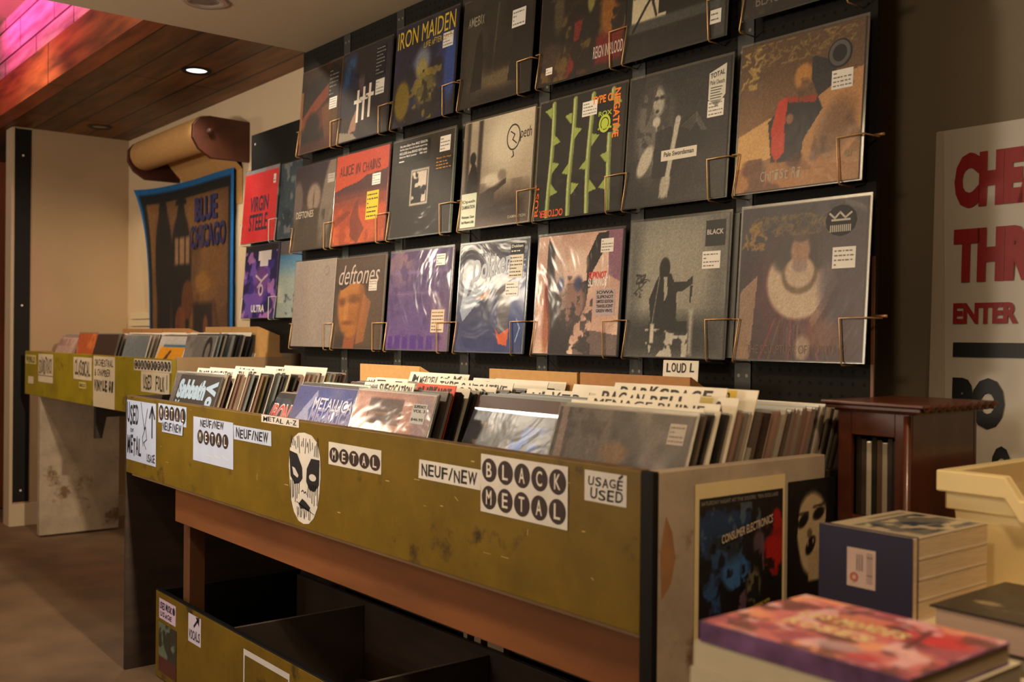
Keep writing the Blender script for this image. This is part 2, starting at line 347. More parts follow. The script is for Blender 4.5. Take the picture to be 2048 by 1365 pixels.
# ------------------------------------------------------------------ setting
def sbox(name, m, *b): return struct(MB().box(*b).build(name, m))
sbox('floor', FLOORM, -6, 6, -6, 0.4, -0.06, 0.0)
sbox('wall_back', WALLB, -4.2, 2.2, 0.25, 0.35, 0.0, 2.9)
sbox('wall_back_right', WALLR, 2.2, 6, 0.25, 0.35, 0.0, 2.9)
sbox('wall_left', WALLM, -2.86, -2.75, -0.39, 0.25, 0.0, 2.26)
sbox('wall_far', WALLM, -6.1, -6, -6, 0.35, 0.0, 2.9)
sbox('wall_right', WALLM, 6, 6.1, -6, 0.35, 0.0, 2.9)
sbox('wall_front', WALLM, -6, 6, -6.1, -6, 0.0, 2.9)
sbox('ceiling', CEILW, 0.0, 6, -6, 0.25, 2.17, 2.9)
sbox('ceiling_raised', CEILW, -6, 0.0, -6, -0.44, 2.78, 2.9)
sbox('ceiling_wood', WOODC, -4.2, 0.0, -0.48, 0.25, 2.26, 2.34)
struct(MB().box(-6, 0.0, -0.50, -0.44, 2.45, 2.78).build('trim_fascia', STONE))
struct(MB().box(-6, 0.0, -0.525, -0.44, 2.255, 2.448).build('trim_board', FASC))
sbox('baseboard_left', TRIMW, -2.75, -2.735, -0.40, 0.25, 0.0, 0.125)
sbox('trim_pier', TRIMW, -2.87, -2.74, -0.405, -0.39, 0.0, 2.255)
dr = struct(MB().box(-3.45, -3.40, -0.55, 0.2, 0.01, 2.15).build('door_1', mat('door wood', (120, 62, 34), 0.5, 0.2, 4, stretch=(3, 3, .5))))
MB().tube([(-3.40, -0.47, 1.0), (-3.34, -0.47, 1.0)], 0.018, 10).build('door_handle', WIRE, dr)
cg = tag(MB().box(-2.749, -2.742, -0.385, -0.303, 0.135, 2.25).build('metal_strip', BLACK, bevel=.001), 'tall black metal strip screwed down the edge of the left wall', 'metal strip')
for z in (.2, 1.25, 2.1):
    MB().tube([(-2.742, -0.345, z), (-2.739, -0.345, z)], 0.006, 8).build('screw', WIREW, cg)
# ceiling lights
def downlight(x, y, z, lit, label):
    t = thing('recessed_downlight', label, 'ceiling light', (x, y, z), (0, 0, 0), 'ceiling downlights')
    MB().lathe([(.044, .02), (.046, -.004), (.062, -.006), (.066, 0.0)], (0, 0, 0), 36).build('trim_ring', BLACK if lit else DARKW, t, smooth=True)
    MB().lathe([(0, -.0015), (.030, -.002), (.044, .0)], (0, 0, 0), 30).build('lens', emit_mat('lamp lens lit', (255, 250, 240), 2.2) if lit else mat('lamp lens dim', (120, 112, 100), 0.2), t, smooth=True)
    return t
downlight(-0.87, -0.085, 2.2585, True, 'round lit downlight in the dark plank ceiling')
downlight(-2.43, -0.02, 2.2585, False, 'round unlit downlight at the far end of the plank ceiling')
t = thing('recessed_downlight', 'silver rimmed downlight in the white ceiling at the top edge', 'ceiling light', (0.329, -0.537, 2.17), (0, 0, 0), 'ceiling downlights')
MB().lathe([(.045, .02), (.047, -.003), (.07, -.006), (.078, 0.0)], (0, 0, 0), 36).build('trim_ring', mat('silver rim', (190, 180, 165), 0.3, metal=.6), t, smooth=True)
MB().lathe([(0, -.001), (.03, -.002), (.046, .0)], (0, 0, 0), 30).build('lens', mat('lamp lens dim', (120, 112, 100), 0.2), t, smooth=True)
# slatted vent on the back wall
v = MB()
for i in range(7): v.box(-2.66, -2.06, 0.232-.004*(i % 2), 0.246, 0.93+i*.042, 0.93+i*.042+.036)
tag(v.build('wall_vent', mat('cream panel', (226, 208, 172), 0.6, .04), bevel=.002), 'cream slatted panel low on the wall left of the blue banner', 'vent panel')
# ------------------------------------------------------------------ paper roll and its bracket
t = thing('paper_roll_holder', 'brown wooden wall bracket holding the roll of kraft paper', 'bracket', (0, 0, 0))
def plate(x, nm):
    p = [(x, .249, 1.914), (x, .249, 2.104), (x, .05, 2.108), (x, .0, 2.095), (x, -.028, 2.06), (x, -.03, 2.0), (x, 0.0, 1.95), (x, .06, 1.912)]
    MB().prism(p, (.022, 0, 0)).build(nm, BRKW, t, bevel=.003)
plate(-1.07, 'end_plate'); plate(-1.945, 'end_plate')
MB().box(-1.945, -1.05, .225, .249, 1.93, 1.99).build('back_rail', BRKW, t)
MB().tube([(-1.965, .05, 2.035), (-1.03, .05, 2.035)], .014, 12).build('dowel', BRKW, t, smooth=True)
t = thing('kraft_paper_roll', 'thick roll of brown kraft paper high on the back wall', 'paper roll', (0, 0, 0))
MB().tube([(-1.905, .05, 2.035), (-1.90, .05, 2.035), (-1.085, .05, 2.035), (-1.08, .05, 2.035)], [.074, .078, .078, .074], 40).build('roll', CARD, t, smooth=True)
sh = MB(); pts = []
for i in range(12):
    a = i/11; pts.append((.128+.118*min(1, a*2.2)**1.3, 2.03-a*.30))
for i in range(11):
    (y0, z0), (y1, z1) = pts[i], pts[i+1]; sh.add([(-1.84, y0, z0), (-1.12, y0, z0), (-1.12, y1, z1), (-1.84, y1, z1)], [(0, 1, 2, 3)])
sh.build('paper_sheet', CARD, t, smooth=True)
# ------------------------------------------------------------------ banner
BAN = cover_mat('banner cloth', coat=0.05, rough=.85)
a = Art((112, 82, 52), 130, 5, 11).mot(3, (140, 104, 62), .45, .7).mot(6, (84, 60, 48), .55, .75)
a.rect(.06, .06, .94, 1.0, (118, 86, 56), .02, .5)
a.mot(5, (70, 50, 42), .5, .62, .8, box=(.08, .5, .62, 1))
for (x, y, w, h) in ((.20, .42, .085, .30), (.40, .45, .10, .30)):            # two plain standing silhouettes, hats and coats
    a.ell(x, y-.28, .045, .07, (30, 24, 26), .2).rect(x-.06, y-.36, x+.06, y-.335, (24, 20, 24), .01).rect(x-.035, y-.42, x+.035, y-.34, (24, 20, 24), .01)
    a.ell(x, y, w*1.2, h, (30, 24, 28), .15).rect(x-w, y, x+w, 1, (28, 22, 28), .03)
a.rect(.33, .28, .50, .42, (150, 120, 92), .02).rect(.37, .26, .385, .46, (30, 26, 30)).rect(.44, .26, .455, .46, (30, 26, 30))
a.ell(.48, .60, .07, .10, (104, 64, 40), .2).ell(.40, .72, .06, .09, (120, 74, 44), .2).line([(.38, .66), (.33, 1.0)], .03, (110, 64, 44))
a.ell(.66, .52, .09, .05, (150, 112, 62), .5).rect(.55, .62, .78, 1.0, (48, 34, 34), .03).ell(.70, .74, .03, .06, (122, 78, 56), .4).line([(.80, .62), (.9, .9)], .035, (96, 62, 44))
a.rect(0, 0, 1, .085, (22, 28, 34)).rect(0, 0, .05, 1, (22, 28, 34)).rect(.945, 0, 1, 1, (22, 28, 34))
a.rect(0, 0, 1, .035, (28, 116, 176)).rect(0, 0, .018, 1, (28, 116, 176)).rect(.968, 0, 1, 1, (28, 128, 200))
t = thing('wall_banner', 'large cloth banner of two hatted musicians with a bright blue hem', 'banner', (-2.31, .231, .86))
bend = lambda U, V: -.10*np.exp(-U*9)*np.exp(-V*4.5) - .004*np.sin(U*9)
a.mesh('cloth', 1.13, 1.045, BAN, t, bend=bend)
mb = MB()
text(mb, 'BLUE', .66, .815, .95, .94, -.010, 0, .04); text(mb, 'CHICAGO', .60, .68, 1.055, .80, -.010, 0, .035)
mb.build('lettering', ink((40, 42, 88)), t)
# ------------------------------------------------------------------ pegboard display
t = thing('pegboard_panel', 'tall black pegboard wall with steel uprights behind the record display', 'pegboard', (-0.012, 0, 0))
MB().box(0, 2.422, -0.008, 0.002, 0.02, 2.168).build('perforated_board', PEG, t)
for x in (.336, .685, 1.055, 1.415, 1.772, 2.10):
    MB().box(-.022, .022, -.0115, -.0085, .02, 2.165).build('slotted_upright', UPR, t, loc=(x, 0, 0))
for x in (.15, .9, 1.75, 2.15): MB().box(x-.02, x+.02, .003, .249, 1.2, 1.24).build('standoff_bracket', BLACK, t)
MB().box(2.417, 2.423, -.013, -.0085, .02, 1.26).build('edge_trim', mat('rusty trim', (110, 70, 42), .5, .3, 8), t)
t = thing('display_board', 'flat black board left of and behind the pegboard wall', 'display board', (0, 0, 0))
MB().box(-.70, -.03, .098, .11, 1.02, 1.97).build('board', BLACK, t, bevel=.001)
for x in (-.6, -.15): MB().box(x-.02, x+.02, .11, .249, 1.3, 1.34).build('standoff_bracket', BLACK, t)
for x, z in ((-.655, 1.925), (-.665, 1.79)): MB().tube([(x, .098, z), (x, .094, z)], .005, 8).build('screw', WIREW, t)
# ------------------------------------------------------------------ record sleeves on the wall
COVER = cover_mat('printed sleeve in plastic', 1.0, .45, .20, 5.0, .13)
COVERM = cover_mat('printed sleeve matt', .35, .5, .15, 6.0, .22)
COVERW = cover_mat('printed sleeve wrinkled plastic', 1.0, .4, .32, 3.2, .10)
LEAN = 4.1
def price(o, w, h, u0, v0, u1, v1, kind='price_sticker', bg=(226, 222, 212), fg=(112, 106, 100), rows=4, seed=1, words=None, y=-.0011):
    X0, X1, Z0, Z1 = u0*w, u1*w, h*(1-v1), h*(1-v0)
    st = MB().rect(X0, Z0, X1, Z1, y).build(kind, mat('sticker_%d_%d_%d' % bg, bg, .5, .03, 30), o)
    m = MB(); r = random.Random(seed); H = (Z1-Z0)/(rows+.6); W_ = X1-X0
    for i in range(rows):
        zb = Z1-(i+1.0)*H
        if words and i < len(words):
            if words[i]: text(m, words[i], X0+W_*.08, zb, X0+W_*.92, zb+H*.72, y-.0005, 0, .02)
            continue
        x = X0+W_*.08
        while x < X1-W_*.12:
            l = W_*r.uniform(.06, .16); e = min(x+l, X1-W_*.06); m.rect(x, zb, e, zb+H*.30, y-.0005); x = e+W_*r.uniform(.02, .07)
            if r.random() < .12: break
    m.build('print', ink(fg), st); return st
def album(x0, z0, w, h, label, art, edge=(40, 36, 32), texts=(), cover=None, th=.007, yb=-.060, lean=LEAN, sleeve=True, group=None, name='record_sleeve', rotz=0.0):
    o = thing(name, label, 'record', (x0, yb, z0), (-rad(lean), 0, rotz), group or 'record sleeves displayed on the wall')
    MB().box(0, w, 0, th, 0, h).build('jacket', mat('jacket_%d_%d_%d' % tuple(edge), edge, .5, .08, 12, coat=.5), o, bevel=.0008)
    if art is not None: art.mesh('cover_art', w-.004, h-.004, cover or COVER, o, x0=.002, z0=.002)
    for i, tx in enumerate(texts):
        s, u0, v0, u1, v1, c = tx[:6]; k = tx[6] if len(tx) > 6 else {}
        m = MB(); X = (u0*w, h*(1-v1), u1*w, h*(1-v0))
        if k.get('hand'): hand(m, s, *X, -.0012, 0, i+3, k.get('bold', .01))
        else: text(m, s, *X, -.0012, 0, k.get('bold', 0.), k.get('shear', 0.), k.get('rot', 0), k.get('slope', 0.)*h)
        m.build('lettering', ink(c), o)
    if sleeve:
        e = .0045; m = MB()
        m.box(-e, w+e, .001, .003, h, h+e*1.3); m.box(-e, w+e, .001, .003, -e*.4, 0); m.box(-e, 0, .001, .003, 0, h); m.box(w, w+e, .001, .003, 0, h)
        m.build('plastic_sleeve', CLEAR, o)
    return o
zA, zB, zC = 1.765, 1.408, 1.049
ALB = {}
# --- top row
a = Art((26, 17, 13), 96, 7, 1).mot(3, (60, 36, 22), .5, .7).poly([(.0, .62), (.35, .40), (.75, .22), (.78, .36), (.45, .52), (.1, .72)], (150, 74, 34), .8).ell(.55, .62, .30, .13, (120, 62, 32), .5, .7, -25)
a.poly([(.55, .52), (.95, .40), (.95, .95), (.70, .98)], (124, 84, 42), .7).rect(0, .25, .06, 1, (140, 96, 48)).ell(.33, .70, .18, .16, (36, 20, 14), .4).rect(0, .88, 1, 1, (84, 44, 34), .05, .8)
o = album(.045, zA, .300, .312, 'dark brown record sleeve with orange streaks, leftmost of the top row', a, (120, 84, 46)); ALB['A0'] = o
price(o, .300, .312, .70, .08, .95, .42, 'hype_sticker', (24, 20, 20), (130, 120, 110), 7, 3); price(o, .300, .312, .74, .43, .92, .56, seed=4)
a = Art((30, 34, 54), 96, 6, 2).rect(.03, .05, .36, .40, (44, 104, 150), .10, .8).mot(9, (24, 30, 50), .5, .7, .6, box=(0, 0, .4, .45)).ell(.43, .36, .06, .14, (150, 124, 106), .5, .6).rect(.30, .02, .62, .30, (26, 26, 36), .1)
a.rect(0, .72, 1, 1, (62, 54, 50), .12).poly([(.25, .8), (.36, .66), (.40, .70), (.36, .90), (.2, .92)], (168, 132, 112)).ell(.6, .86, .22, .18, (40, 34, 36), .3).poly([(0, .88), (.3, .93), (.4, 1), (0, 1)], (150, 140, 124))
o = album(.350, zA, .318, .315, 'navy record sleeve with three tall white crosses, top row', a, (40, 44, 58)); ALB['A1'] = o
m = MB()
for k, u in enumerate((.38, .50, .62)):
    z = .315*(1-.52)+k*.006; m.rect(u*.318-.007, .315*(1-.82)+k*.004, u*.318+.007, z+.018, -.0012); m.rect(u*.318-.026, z-.028, u*.318+.026, z-.015, -.00125)
m.build('lettering', ink((226, 216, 198)), o)
price(o, .318, .315, .70, .05, .90, .38, 'hype_sticker', (22, 22, 26), (140, 136, 130), 8, 6); price(o, .318, .315, .73, .42, .90, .58, seed=7)
a = Art((27, 30, 66), 112, 8, 3).mot(5, (44, 56, 104), .5, .7).mot(8, (20, 20, 38), .55, .65, .8).ell(.93, .55, .10, .32, (50, 96, 170), .5, .8).ell(.16, .75, .13, .20, (150, 128, 34), .3, .9)
a.ell(.47, .42, .13, .15, (150, 156, 160), .6, .85).ell(.47, .50, .09, .11, (176, 160, 90), .5, .8).ell(.55, .70, .17, .18, (140, 128, 66), .6, .8).mot(11, (34, 32, 34), .5, .58, .8, box=(.3, .5, .75, 1)).mot(13, (168, 148, 60), .6, .66, .7, box=(.2, .5, .8, 1)).ell(.36, .93, .12, .06, (28, 26, 40), .5)
o = album(.697, zA, .338, .325, 'blue record sleeve with a yellow outlined band name across the top', a, (34, 40, 66), [('IRON MAIDEN', .03, .045, .97, .22, (206, 176, 40), {'bold': .0, 'slope': .02}), ('LIVE AFTER DEATH', .48, .225, .95, .285, (186, 160, 46), {'hand': 1})]); ALB['A2'] = o
price(o, .338, .325, .79, .22, .95, .36, seed=9)
a = Art((50, 46, 37), 104, 6, 4).vgrad((58, 54, 44), (30, 25, 20)).ell(.55, .80, .34, .10, (128, 112, 82), .9, .8).line([(.52, .12), (.47, .80)], .02, (110, 104, 84), .7).line([(.86, .15), (.70, .78)], .015, (120, 114, 92), .6).ell(.20, .55, .16, .5, (90, 86, 70), .8, .5)
a.poly([(.22, .40), (.28, .30), (.32, .42), (.33, .86), (.16, .88)], (24, 22, 19)).poly([(.76, .3), (.82, .22), (.98, .28), (.98, .9), (.70, .86)], (24, 22, 19)).mot(6, (26, 22, 18), .5, .7, .5)
o = album(1.068, zA, .325, .318, 'murky grey green record sleeve with two dark pillars, third from right of top row', a, (46, 42, 38), [('AMEBIX', .08, .16, .32, .25, (150, 142, 120), {'hand': 1})]); ALB['A3'] = o
price(o, .325, .318, .72, .24, .90, .40, seed=11)
a = Art((34, 28, 24), 112, 8, 5).mot(5, (92, 60, 44), .5, .62, .8).mot(7, (120, 100, 54), .6, .68, .8).poly([(.42, .45), (.52, .50), (.46, .80), (.40, 1), (.34, 1), (.42, .7)], (126, 42, 40)).ell(.86, .42, .13, .34, (164, 110, 46), .4, .85, 12).ell(.93, .40, .07, .12, (40, 26, 20), .4)
a.mot(9, (26, 22, 22), .5, .56, .8).rect(.68, .72, .98, .95, (128, 28, 34), .05, .9).ell(.60, .40, .04, .10, (140, 136, 74), .4).ell(.22, .40, .06, .2, (110, 100, 72), .6, .7).ell(.14, .78, .14, .12, (80, 62, 50), .6, .8)
o = album(1.430, zA, .325, .318, 'crowded dark record sleeve with red and ochre patches, second from right of top row', a, (36, 32, 32), [('REIGN IN BLOOD', .66, .80, .985, .90, (190, 176, 164), {'bold': .01})], COVERW); ALB['A4'] = o
price(o, .325, .318, .10, .86, .18, .92, rows=2, seed=3)
a = Art((40, 40, 38), 112, 5, 6).rect(.06, 0, .42, .78, (206, 196, 168), .01).poly([(.30, 0), (.36, .2), (.34, .55), (.34, .70), (.9, .70), (.9, 0)], (34, 33, 31)).rect(.02, .72, .94, .80, (84, 86, 84), .02)
for p in ([(.32, .70), (.24, .48), (.12, .40)], [(.28, .6), (.30, .35), (.38, .25)], [(.26, .52), (.22, .3)], [(.22, .48), (.08, .52)], [(.30, .42), (.2, .36)], [(.08, .78), (.2, .62), (.26, .55)]): a.line(p, .022, (26, 24, 22))
a.mot(10, (60, 60, 56), .55, .7, .5, box=(0, .8, 1, 1)).rect(.9, 0, 1, 1, (96, 98, 96), .02, .7)
o = album(1.756, zA, .312, .318, 'black and cream record sleeve with a bare tree silhouette, top row', a, (52, 54, 54), cover=COVERW); ALB['A5'] = o
price(o, .312, .318, .86, .80, .96, .90, rows=2, seed=5)
a = Art((44, 38, 36), 80, 6, 7).mot(6, (70, 60, 54), .5, .7)
o = album(2.115, zA+.018, .305, .315, 'dark record sleeve cut by the top edge of the picture, rightmost of top row', a, (36, 34, 34), [('BLACK METAL', .12, .86, .66, .93, (120, 108, 100))]); ALB['A6'] = o
# --- middle row
a = Art((66, 56, 46), 96, 6, 8).vgrad((44, 26, 40), (82, 70, 56), 0, .6).ell(.50, .40, .17, .17, (146, 128, 112), .35).ell(.87, .40, .17, .55, (130, 116, 102), .3, 1, 14).ell(.08, .42, .14, .24, (110, 96, 88), .35)
for k in range(5): a.line([(.74+.04*k, .52), (.66+.05*k, .98)], .012, (92, 80, 68), .7)
a.ell(.5, .42, .015, .10, (96, 78, 66), .6).ell(.5, .55, .14, .03, (84, 64, 44), .5).mot(5, (58, 50, 42), .55, .75, .6, box=(0, .55, .8, 1))
o = album(.0, zB, .304, .318, 'brown record sleeve with pale feathery shapes, leftmost of the middle row', a, (56, 48, 42), [('DEFTONES', .08, .54, .52, .62, (178, 164, 146), {'bold': .004})]); ALB['B0'] = o
price(o, .312, .318, .80, .16, .96, .26, bg=(160, 150, 138), rows=3, seed=8)
a = Art((190, 78, 38), 104, 7, 9).vgrad((196, 76, 38), (188, 100, 56)).poly([(0, .40), (.2, .36), (.45, .33), (.62, .27), (.85, .26), (1, .24), (1, .48), (0, .52)], (92, 52, 52)).rect(0, .44, 1, .60, (132, 70, 56), .06, .8).mot(9, (150, 70, 36), .5, .65, .6, box=(0, .55, 1, 1))
a.poly([(.42, .55), (.48, .52), (.5, .70), (.62, .85), (.50, 1), (.36, .92), (.34, .72)], (122, 64, 46), .8).poly([(.0, .72), (.3, .62), (.35, .66), (.05, .80)], (128, 62, 40), .7)
o = album(.308, zB, .350, .320, 'orange red record sleeve with dark hills and a yellow sticker, middle row', a, (120, 48, 36), [('ALICE IN CHAINS', .08, .12, .86, .235, (66, 24, 26), {'hand': 1, 'bold': .004})]); ALB['B1'] = o
price(o, .350, .320, .72, .28, .87, .40, seed=12); price(o, .350, .320, .64, .46, .86, .76, 'hype_sticker', (200, 176, 24), (40, 34, 16), 6, 13)
a = Art((52, 47, 42), 104, 6, 10).mot(4, (66, 60, 54), .5, .7, .7).rect(.34, .33, .63, .69, (196, 186, 172), .01).rect(.36, .35, .61, .67, (30, 28, 26), .01).mot(9, (200, 190, 176), .55, .58, 1, box=(.37, .36, .60, .66))
o = album(.680, zB, .345, .318, 'charcoal record sleeve with a small framed picture in its middle', a, (120, 130, 122), (), COVERW, th=.010); ALB['B2'] = o
price(o, .345, .318, .08, .04, .62, .25, 'hype_sticker', (20, 19, 19), (220, 214, 206), 5, 2, ['the new album from MAD SEASON', 'the first album from the Seattle supergroup', 'INCLUDES three BRAND NEW tracks', 'featuring Mark Lanegan     180g vinyl'])
price(o, .345, .318, .78, .06, .94, .21, seed=15); price(o, .345, .318, .72, .25, .985, .39, 'hype_sticker', (26, 22, 20), (190, 140, 60), 4, 5, ['Music On Vinyl'])
a = Art((196, 186, 164), 112, 5, 11).vgrad((206, 196, 172), (170, 156, 138)).rect(0, 0, .55, .62, (172, 162, 144), .25).ell(.60, .25, .25, .25, (214, 206, 186), .9).rect(.05, 0, .10, .66, (70, 60, 54), .03).rect(.22, 0, .28, .70, (64, 56, 50), .03).rect(0, 0, .06, 1, (96, 84, 74), .08, .6).rect(0, .70, 1, 1, (78, 66, 60), .22)
a.poly([(.10, .50), (.16, .36), (.22, .44), (.25, .62), (.27, .86), (.06, .86)], (38, 33, 30)).ell(.155, .35, .045, .06, (30, 26, 24), .3).poly([(.27, .70), (.66, .58), (.66, .63), (.5, .70), (.5, .82), (.28, .84)], (84, 74, 66)).ell(.45, .58, .13, .06, (216, 208, 190), .6).ell(.6, .55, .06, .05, (120, 108, 96), .6, .6).mot(5, (100, 88, 78), .5, .75, .4, box=(0, .6, 1, 1))
o = album(1.075, zB, .322, .318, 'cream and sepia record sleeve with a lone dark figure at left', a, (190, 180, 160), [('peth', .82, .16, .975, .285, (50, 44, 42), {'shear': .15}), ('DAMNATION', .72, .925, .96, .95, (190, 180, 164), {'bold': .004})], COVER); ALB['B3'] = o
m = MB(); W_ = .322
for r0, r1 in ((.030, .0265),):
    for k in range(28):
        w0, w1 = 2*math.pi*k/28, 2*math.pi*(k+1)/28; c = (.235, .318*.77); q = 1.25
        m.add([(c[0]+r0*math.cos(w0), -.0012, c[1]+r0*q*math.sin(w0)), (c[0]+r0*math.cos(w1), -.0012, c[1]+r0*q*math.sin(w1)), (c[0]+r1*math.cos(w1), -.0012, c[1]+r1*q*math.sin(w1)), (c[0]+r1*math.cos(w0), -.0012, c[1]+r1*q*math.sin(w0))], [(0, 1, 2, 3)])
m.build('logo_ring', ink((50, 44, 42)), o)
for p_ in ([(.222, .262), (.240, .252), (.232, .238), (.250, .226)], [(.236, .205), (.240, .192), (.232, .188)]): MB().stroke(p_, .0035, -.0013).build('logo_stroke', ink((50, 44, 42)), o)
price(o, W_, .318, .02, .67, .25, .985, 'hype_sticker', (206, 212, 190), (70, 84, 76), 6, 5, [None, 'Opeth', 'DAMNATION', None, 'Windowpane, Closure', 'Death Whispered a Lullaby'])
o = album(1.098, zB+.002, .325, .316, 'white record sleeve tucked right behind the cream and sepia sleeve', Art((200, 192, 172), 24, 4, 12).rect(.92, 0, .96, 1, (40, 36, 32)), (196, 188, 170), yb=-.045, sleeve=False)
a = Art((27, 26, 26), 128, 4, 13)
for cx, ph, sd in ((.17, .0, 1), (.42, .9, 2), (.63, 1.8, 3), (.86, 2.5, 4)):   # four plain upright green bars of uneven width
    p = [(cx+.012*math.sin(ph+v*5), v) for v in np.linspace(0.03, 1, 14)]
    a.line(p, .048, (158, 172, 104)).line([(x-.012, y) for x, y in p], .012, (200, 208, 150)).line([(x+.014, y) for x, y in p], .008, (104, 118, 62))
    rr = random.Random(sd)
    for k in range(4):
        v = .14+.22*k+rr.uniform(-.05, .05); sgn = 1 if rr.random() < .5 else -1; a.poly([(cx+.02*sgn, v-.05), (cx+sgn*.105, v+.03*rr.choice((-1, 1))), (cx+.02*sgn, v+.05)], (160, 176, 96))

o = album(1.420, zB, .325, .318, 'black record sleeve with four pale green upright bars', a, (26, 26, 26), [('TYPE O', .63, .055, .86, .12, (236, 128, 26), {'bold': .03, 'slope': .0}), ('NEGATIVE', .875, .03, .945, .42, (236, 120, 22), {'bold': .03, 'rot': 1}), ('OCTOBER', .07, .925, .36, .985, (220, 92, 40), {'bold': .02, 'rot': 2}), ('RUST', .005, .70, .05, .97, (226, 104, 30), {'bold': .02, 'rot': 3})]); ALB['B4'] = o
price(o, .325, .318, .52, .08, .69, .20, seed=16)
price(o, .325, .318, .70, .12, .875, .37, 'hype_sticker', (14, 14, 14), (176, 190, 60), 4, 18, ['', 'ROX', ''])
m = MB()
for r0, r1 in ((.021, .015), (.0125, .0)):
    for k in range(20):
        w0, w1 = 2*math.pi*k/20, 2*math.pi*(k+1)/20; c = (.256, .225)
        m.add([(c[0]+r*math.cos(w), -.0018, c[1]+r*1.1*math.sin(w)) for r, w in ((r0, w0), (r0, w1), (r1, w1), (r1, w0))], [(0, 1, 2, 3)])
m.build('seal', ink((176, 196, 60)), o)
a = Art((52, 51, 49), 128, 9, 14).vgrad((44, 43, 41), (60, 58, 54)).mot(4, (34, 33, 32), .45, .7, .7)
a.ell(.24, .42, .15, .36, (124, 121, 112), .5, .8).ell(.40, .36, .09, .22, (96, 94, 88), .6, .6).mot(18, (52, 50, 48), .5, .56, .7, box=(.1, .05, .42, .7)).ell(.31, .22, .06, .11, (166, 162, 150), .5).ell(.285, .19, .028, .016, (60, 58, 54), .6).ell(.345, .19, .028, .016, (60, 58, 54), .6).poly([(.20, .10), (.30, .06), (.28, .16), (.22, .34), (.18, .40)], (70, 68, 64), .8).ell(.30, .29, .02, .014, (60, 50, 48), .4)
a.ell(.30, .37, .04, .04, (190, 186, 172), .4).line([(.30, .40), (.32, .55)], .012, (170, 166, 152)).line([(.52, .38), (.44, .80)], .05, (184, 180, 166)).ell(.66, .52, .14, .16, (28, 27, 27), .3)
for k in range(5): a.line([(.56+.02*k, .44+.01*k), (.70, .36+.015*k), (.80-.01*k, .50)], .006, (150, 146, 136), .7)
a.ell(.20, .66, .06, .13, (186, 180, 164), .3, 1, 30).ell(.42, .86, .05, .10, (176, 170, 154), .3, 1, 10)
for k in range(4): a.line([(.39+.022*k, .86), (.37+.025*k, .95)], .012, (176, 170, 154))
a.poly([(.3, .45), (.45, .42), (.6, .66), (.5, .8), (.28, .8)], (30, 29, 29), .8).line([(.52, .38), (.44, .80)], .045, (184, 180, 166))
o = album(1.760, zB, .312, .318, 'grainy black and white record sleeve with a long haired figure and a typed strip', a, (54, 54, 52), (), COVERM); ALB['B5'] = o
price(o, .312, .318, .37, .60, .72, .68, 'title_strip', (206, 200, 184), (70, 64, 58), 1, 3, ['Pale Swordsman'])
price(o, .312, .318, .80, .30, .95, .42, seed=20)
m = MB().poly([(.250, .286), (.299, .302), (.299, .232), (.275, .206), (.250, .226)], -.0011); st = m.build('hype_sticker', mat('sticker_210_206_190', (210, 206, 190), .5, .03, 30), o)
m = MB(); text(m, 'TOTAL', .254, .272, .295, .284, -.0016, 0, .02, 0, 0, .006); text(m, 'Pale Death', .254, .258, .295, .268, -.0016, 0, .0)
for k in range(5): m.rect(.256, .250-.006*k, .290-.003*(k % 3), .252-.006*k, -.0016)
m.build('print', ink((60, 58, 54)), st)
a = Art((112, 84, 56), 128, 7, 15).vgrad((104, 80, 54), (170, 124, 76), .1, 1).mot(3, (70, 54, 42), .45, .65, .7, box=(0, .2, .55, .7))
a.poly([(.0, .62), (.28, .52), (.36, .56), (.34, .78), (.12, .82), (0, .84)], (206, 166, 108)).poly([(.52, .98), (.46, .72), (.62, .46), (.80, .34), (1, .30), (1, .72), (.8, .9)], (190, 146, 98)).ell(.80, .66, .12, .2, (120, 88, 60), .6, .7, 30).poly([(.30, .82), (.26, .55), (.42, .42), (.66, .44), (.70, .52), (.56, .70), (.54, .84)], (40, 36, 42)).ell(.54, .29, .075, .085, (186, 138, 74), .3).poly([(.60, .16), (.80, .24), (.78, .38), (.66, .44), (.60, .32)], (50, 48, 52))
a.poly([(.34, .42), (.42, .40), (.40, .60), (.41, .76), (.34, .82), (.30, .76), (.29, .60)], (196, 66, 28)).poly([(.40, .40), (.66, .43), (.64, .47), (.42, .44)], (166, 62, 34)).ell(.44, .55, .03, .035, (150, 110, 84), .4).rect(0, .84, 1, 1, (176, 128, 78), .08, .8).mot(6, (96, 60, 46), .55, .68, .7, box=(.05, .78, .6, 1)).mot(7, (96, 70, 46), .55, .68, .6, box=(.5, .3, 1, .9))
a.squig(.06, .02, .94, .17, (150, 128, 78), 60, .007, .7).squig(.04, .04, .18, .30, (178, 154, 92), 14, .012, .9)
o = album(2.100, zB, .305, .325, 'tan record sleeve with a red sash over a dark coat, right end of middle row', a, (66, 54, 48), [('Christ Ri', .22, .865, .56, .935, (170, 158, 140), {'hand': 1, 'bold': 0.}), ('er', .88, .80, .965, .85, (150, 130, 96), {'hand': 1})], COVERM, th=.012); ALB['B6'] = o
price(o, .305, .325, .76, .30, .92, .42, seed=22)
m = MB().ell(.248, .262, .028, .030, -.0011, 0, 30); st = m.build('hype_sticker', ink((30, 30, 30)), o); m = MB()
for k in range(30):
    w0, w1 = 2*math.pi*k/30, 2*math.pi*(k+1)/30; m.add([(.248+r*math.cos(w), -.0016, .262+r*1.07*math.sin(w)) for r, w in ((.0245, w0), (.0245, w1), (.0165, w1), (.0165, w0))], [(0, 1, 2, 3)])
m.build('print', ink((84, 82, 78)), st)
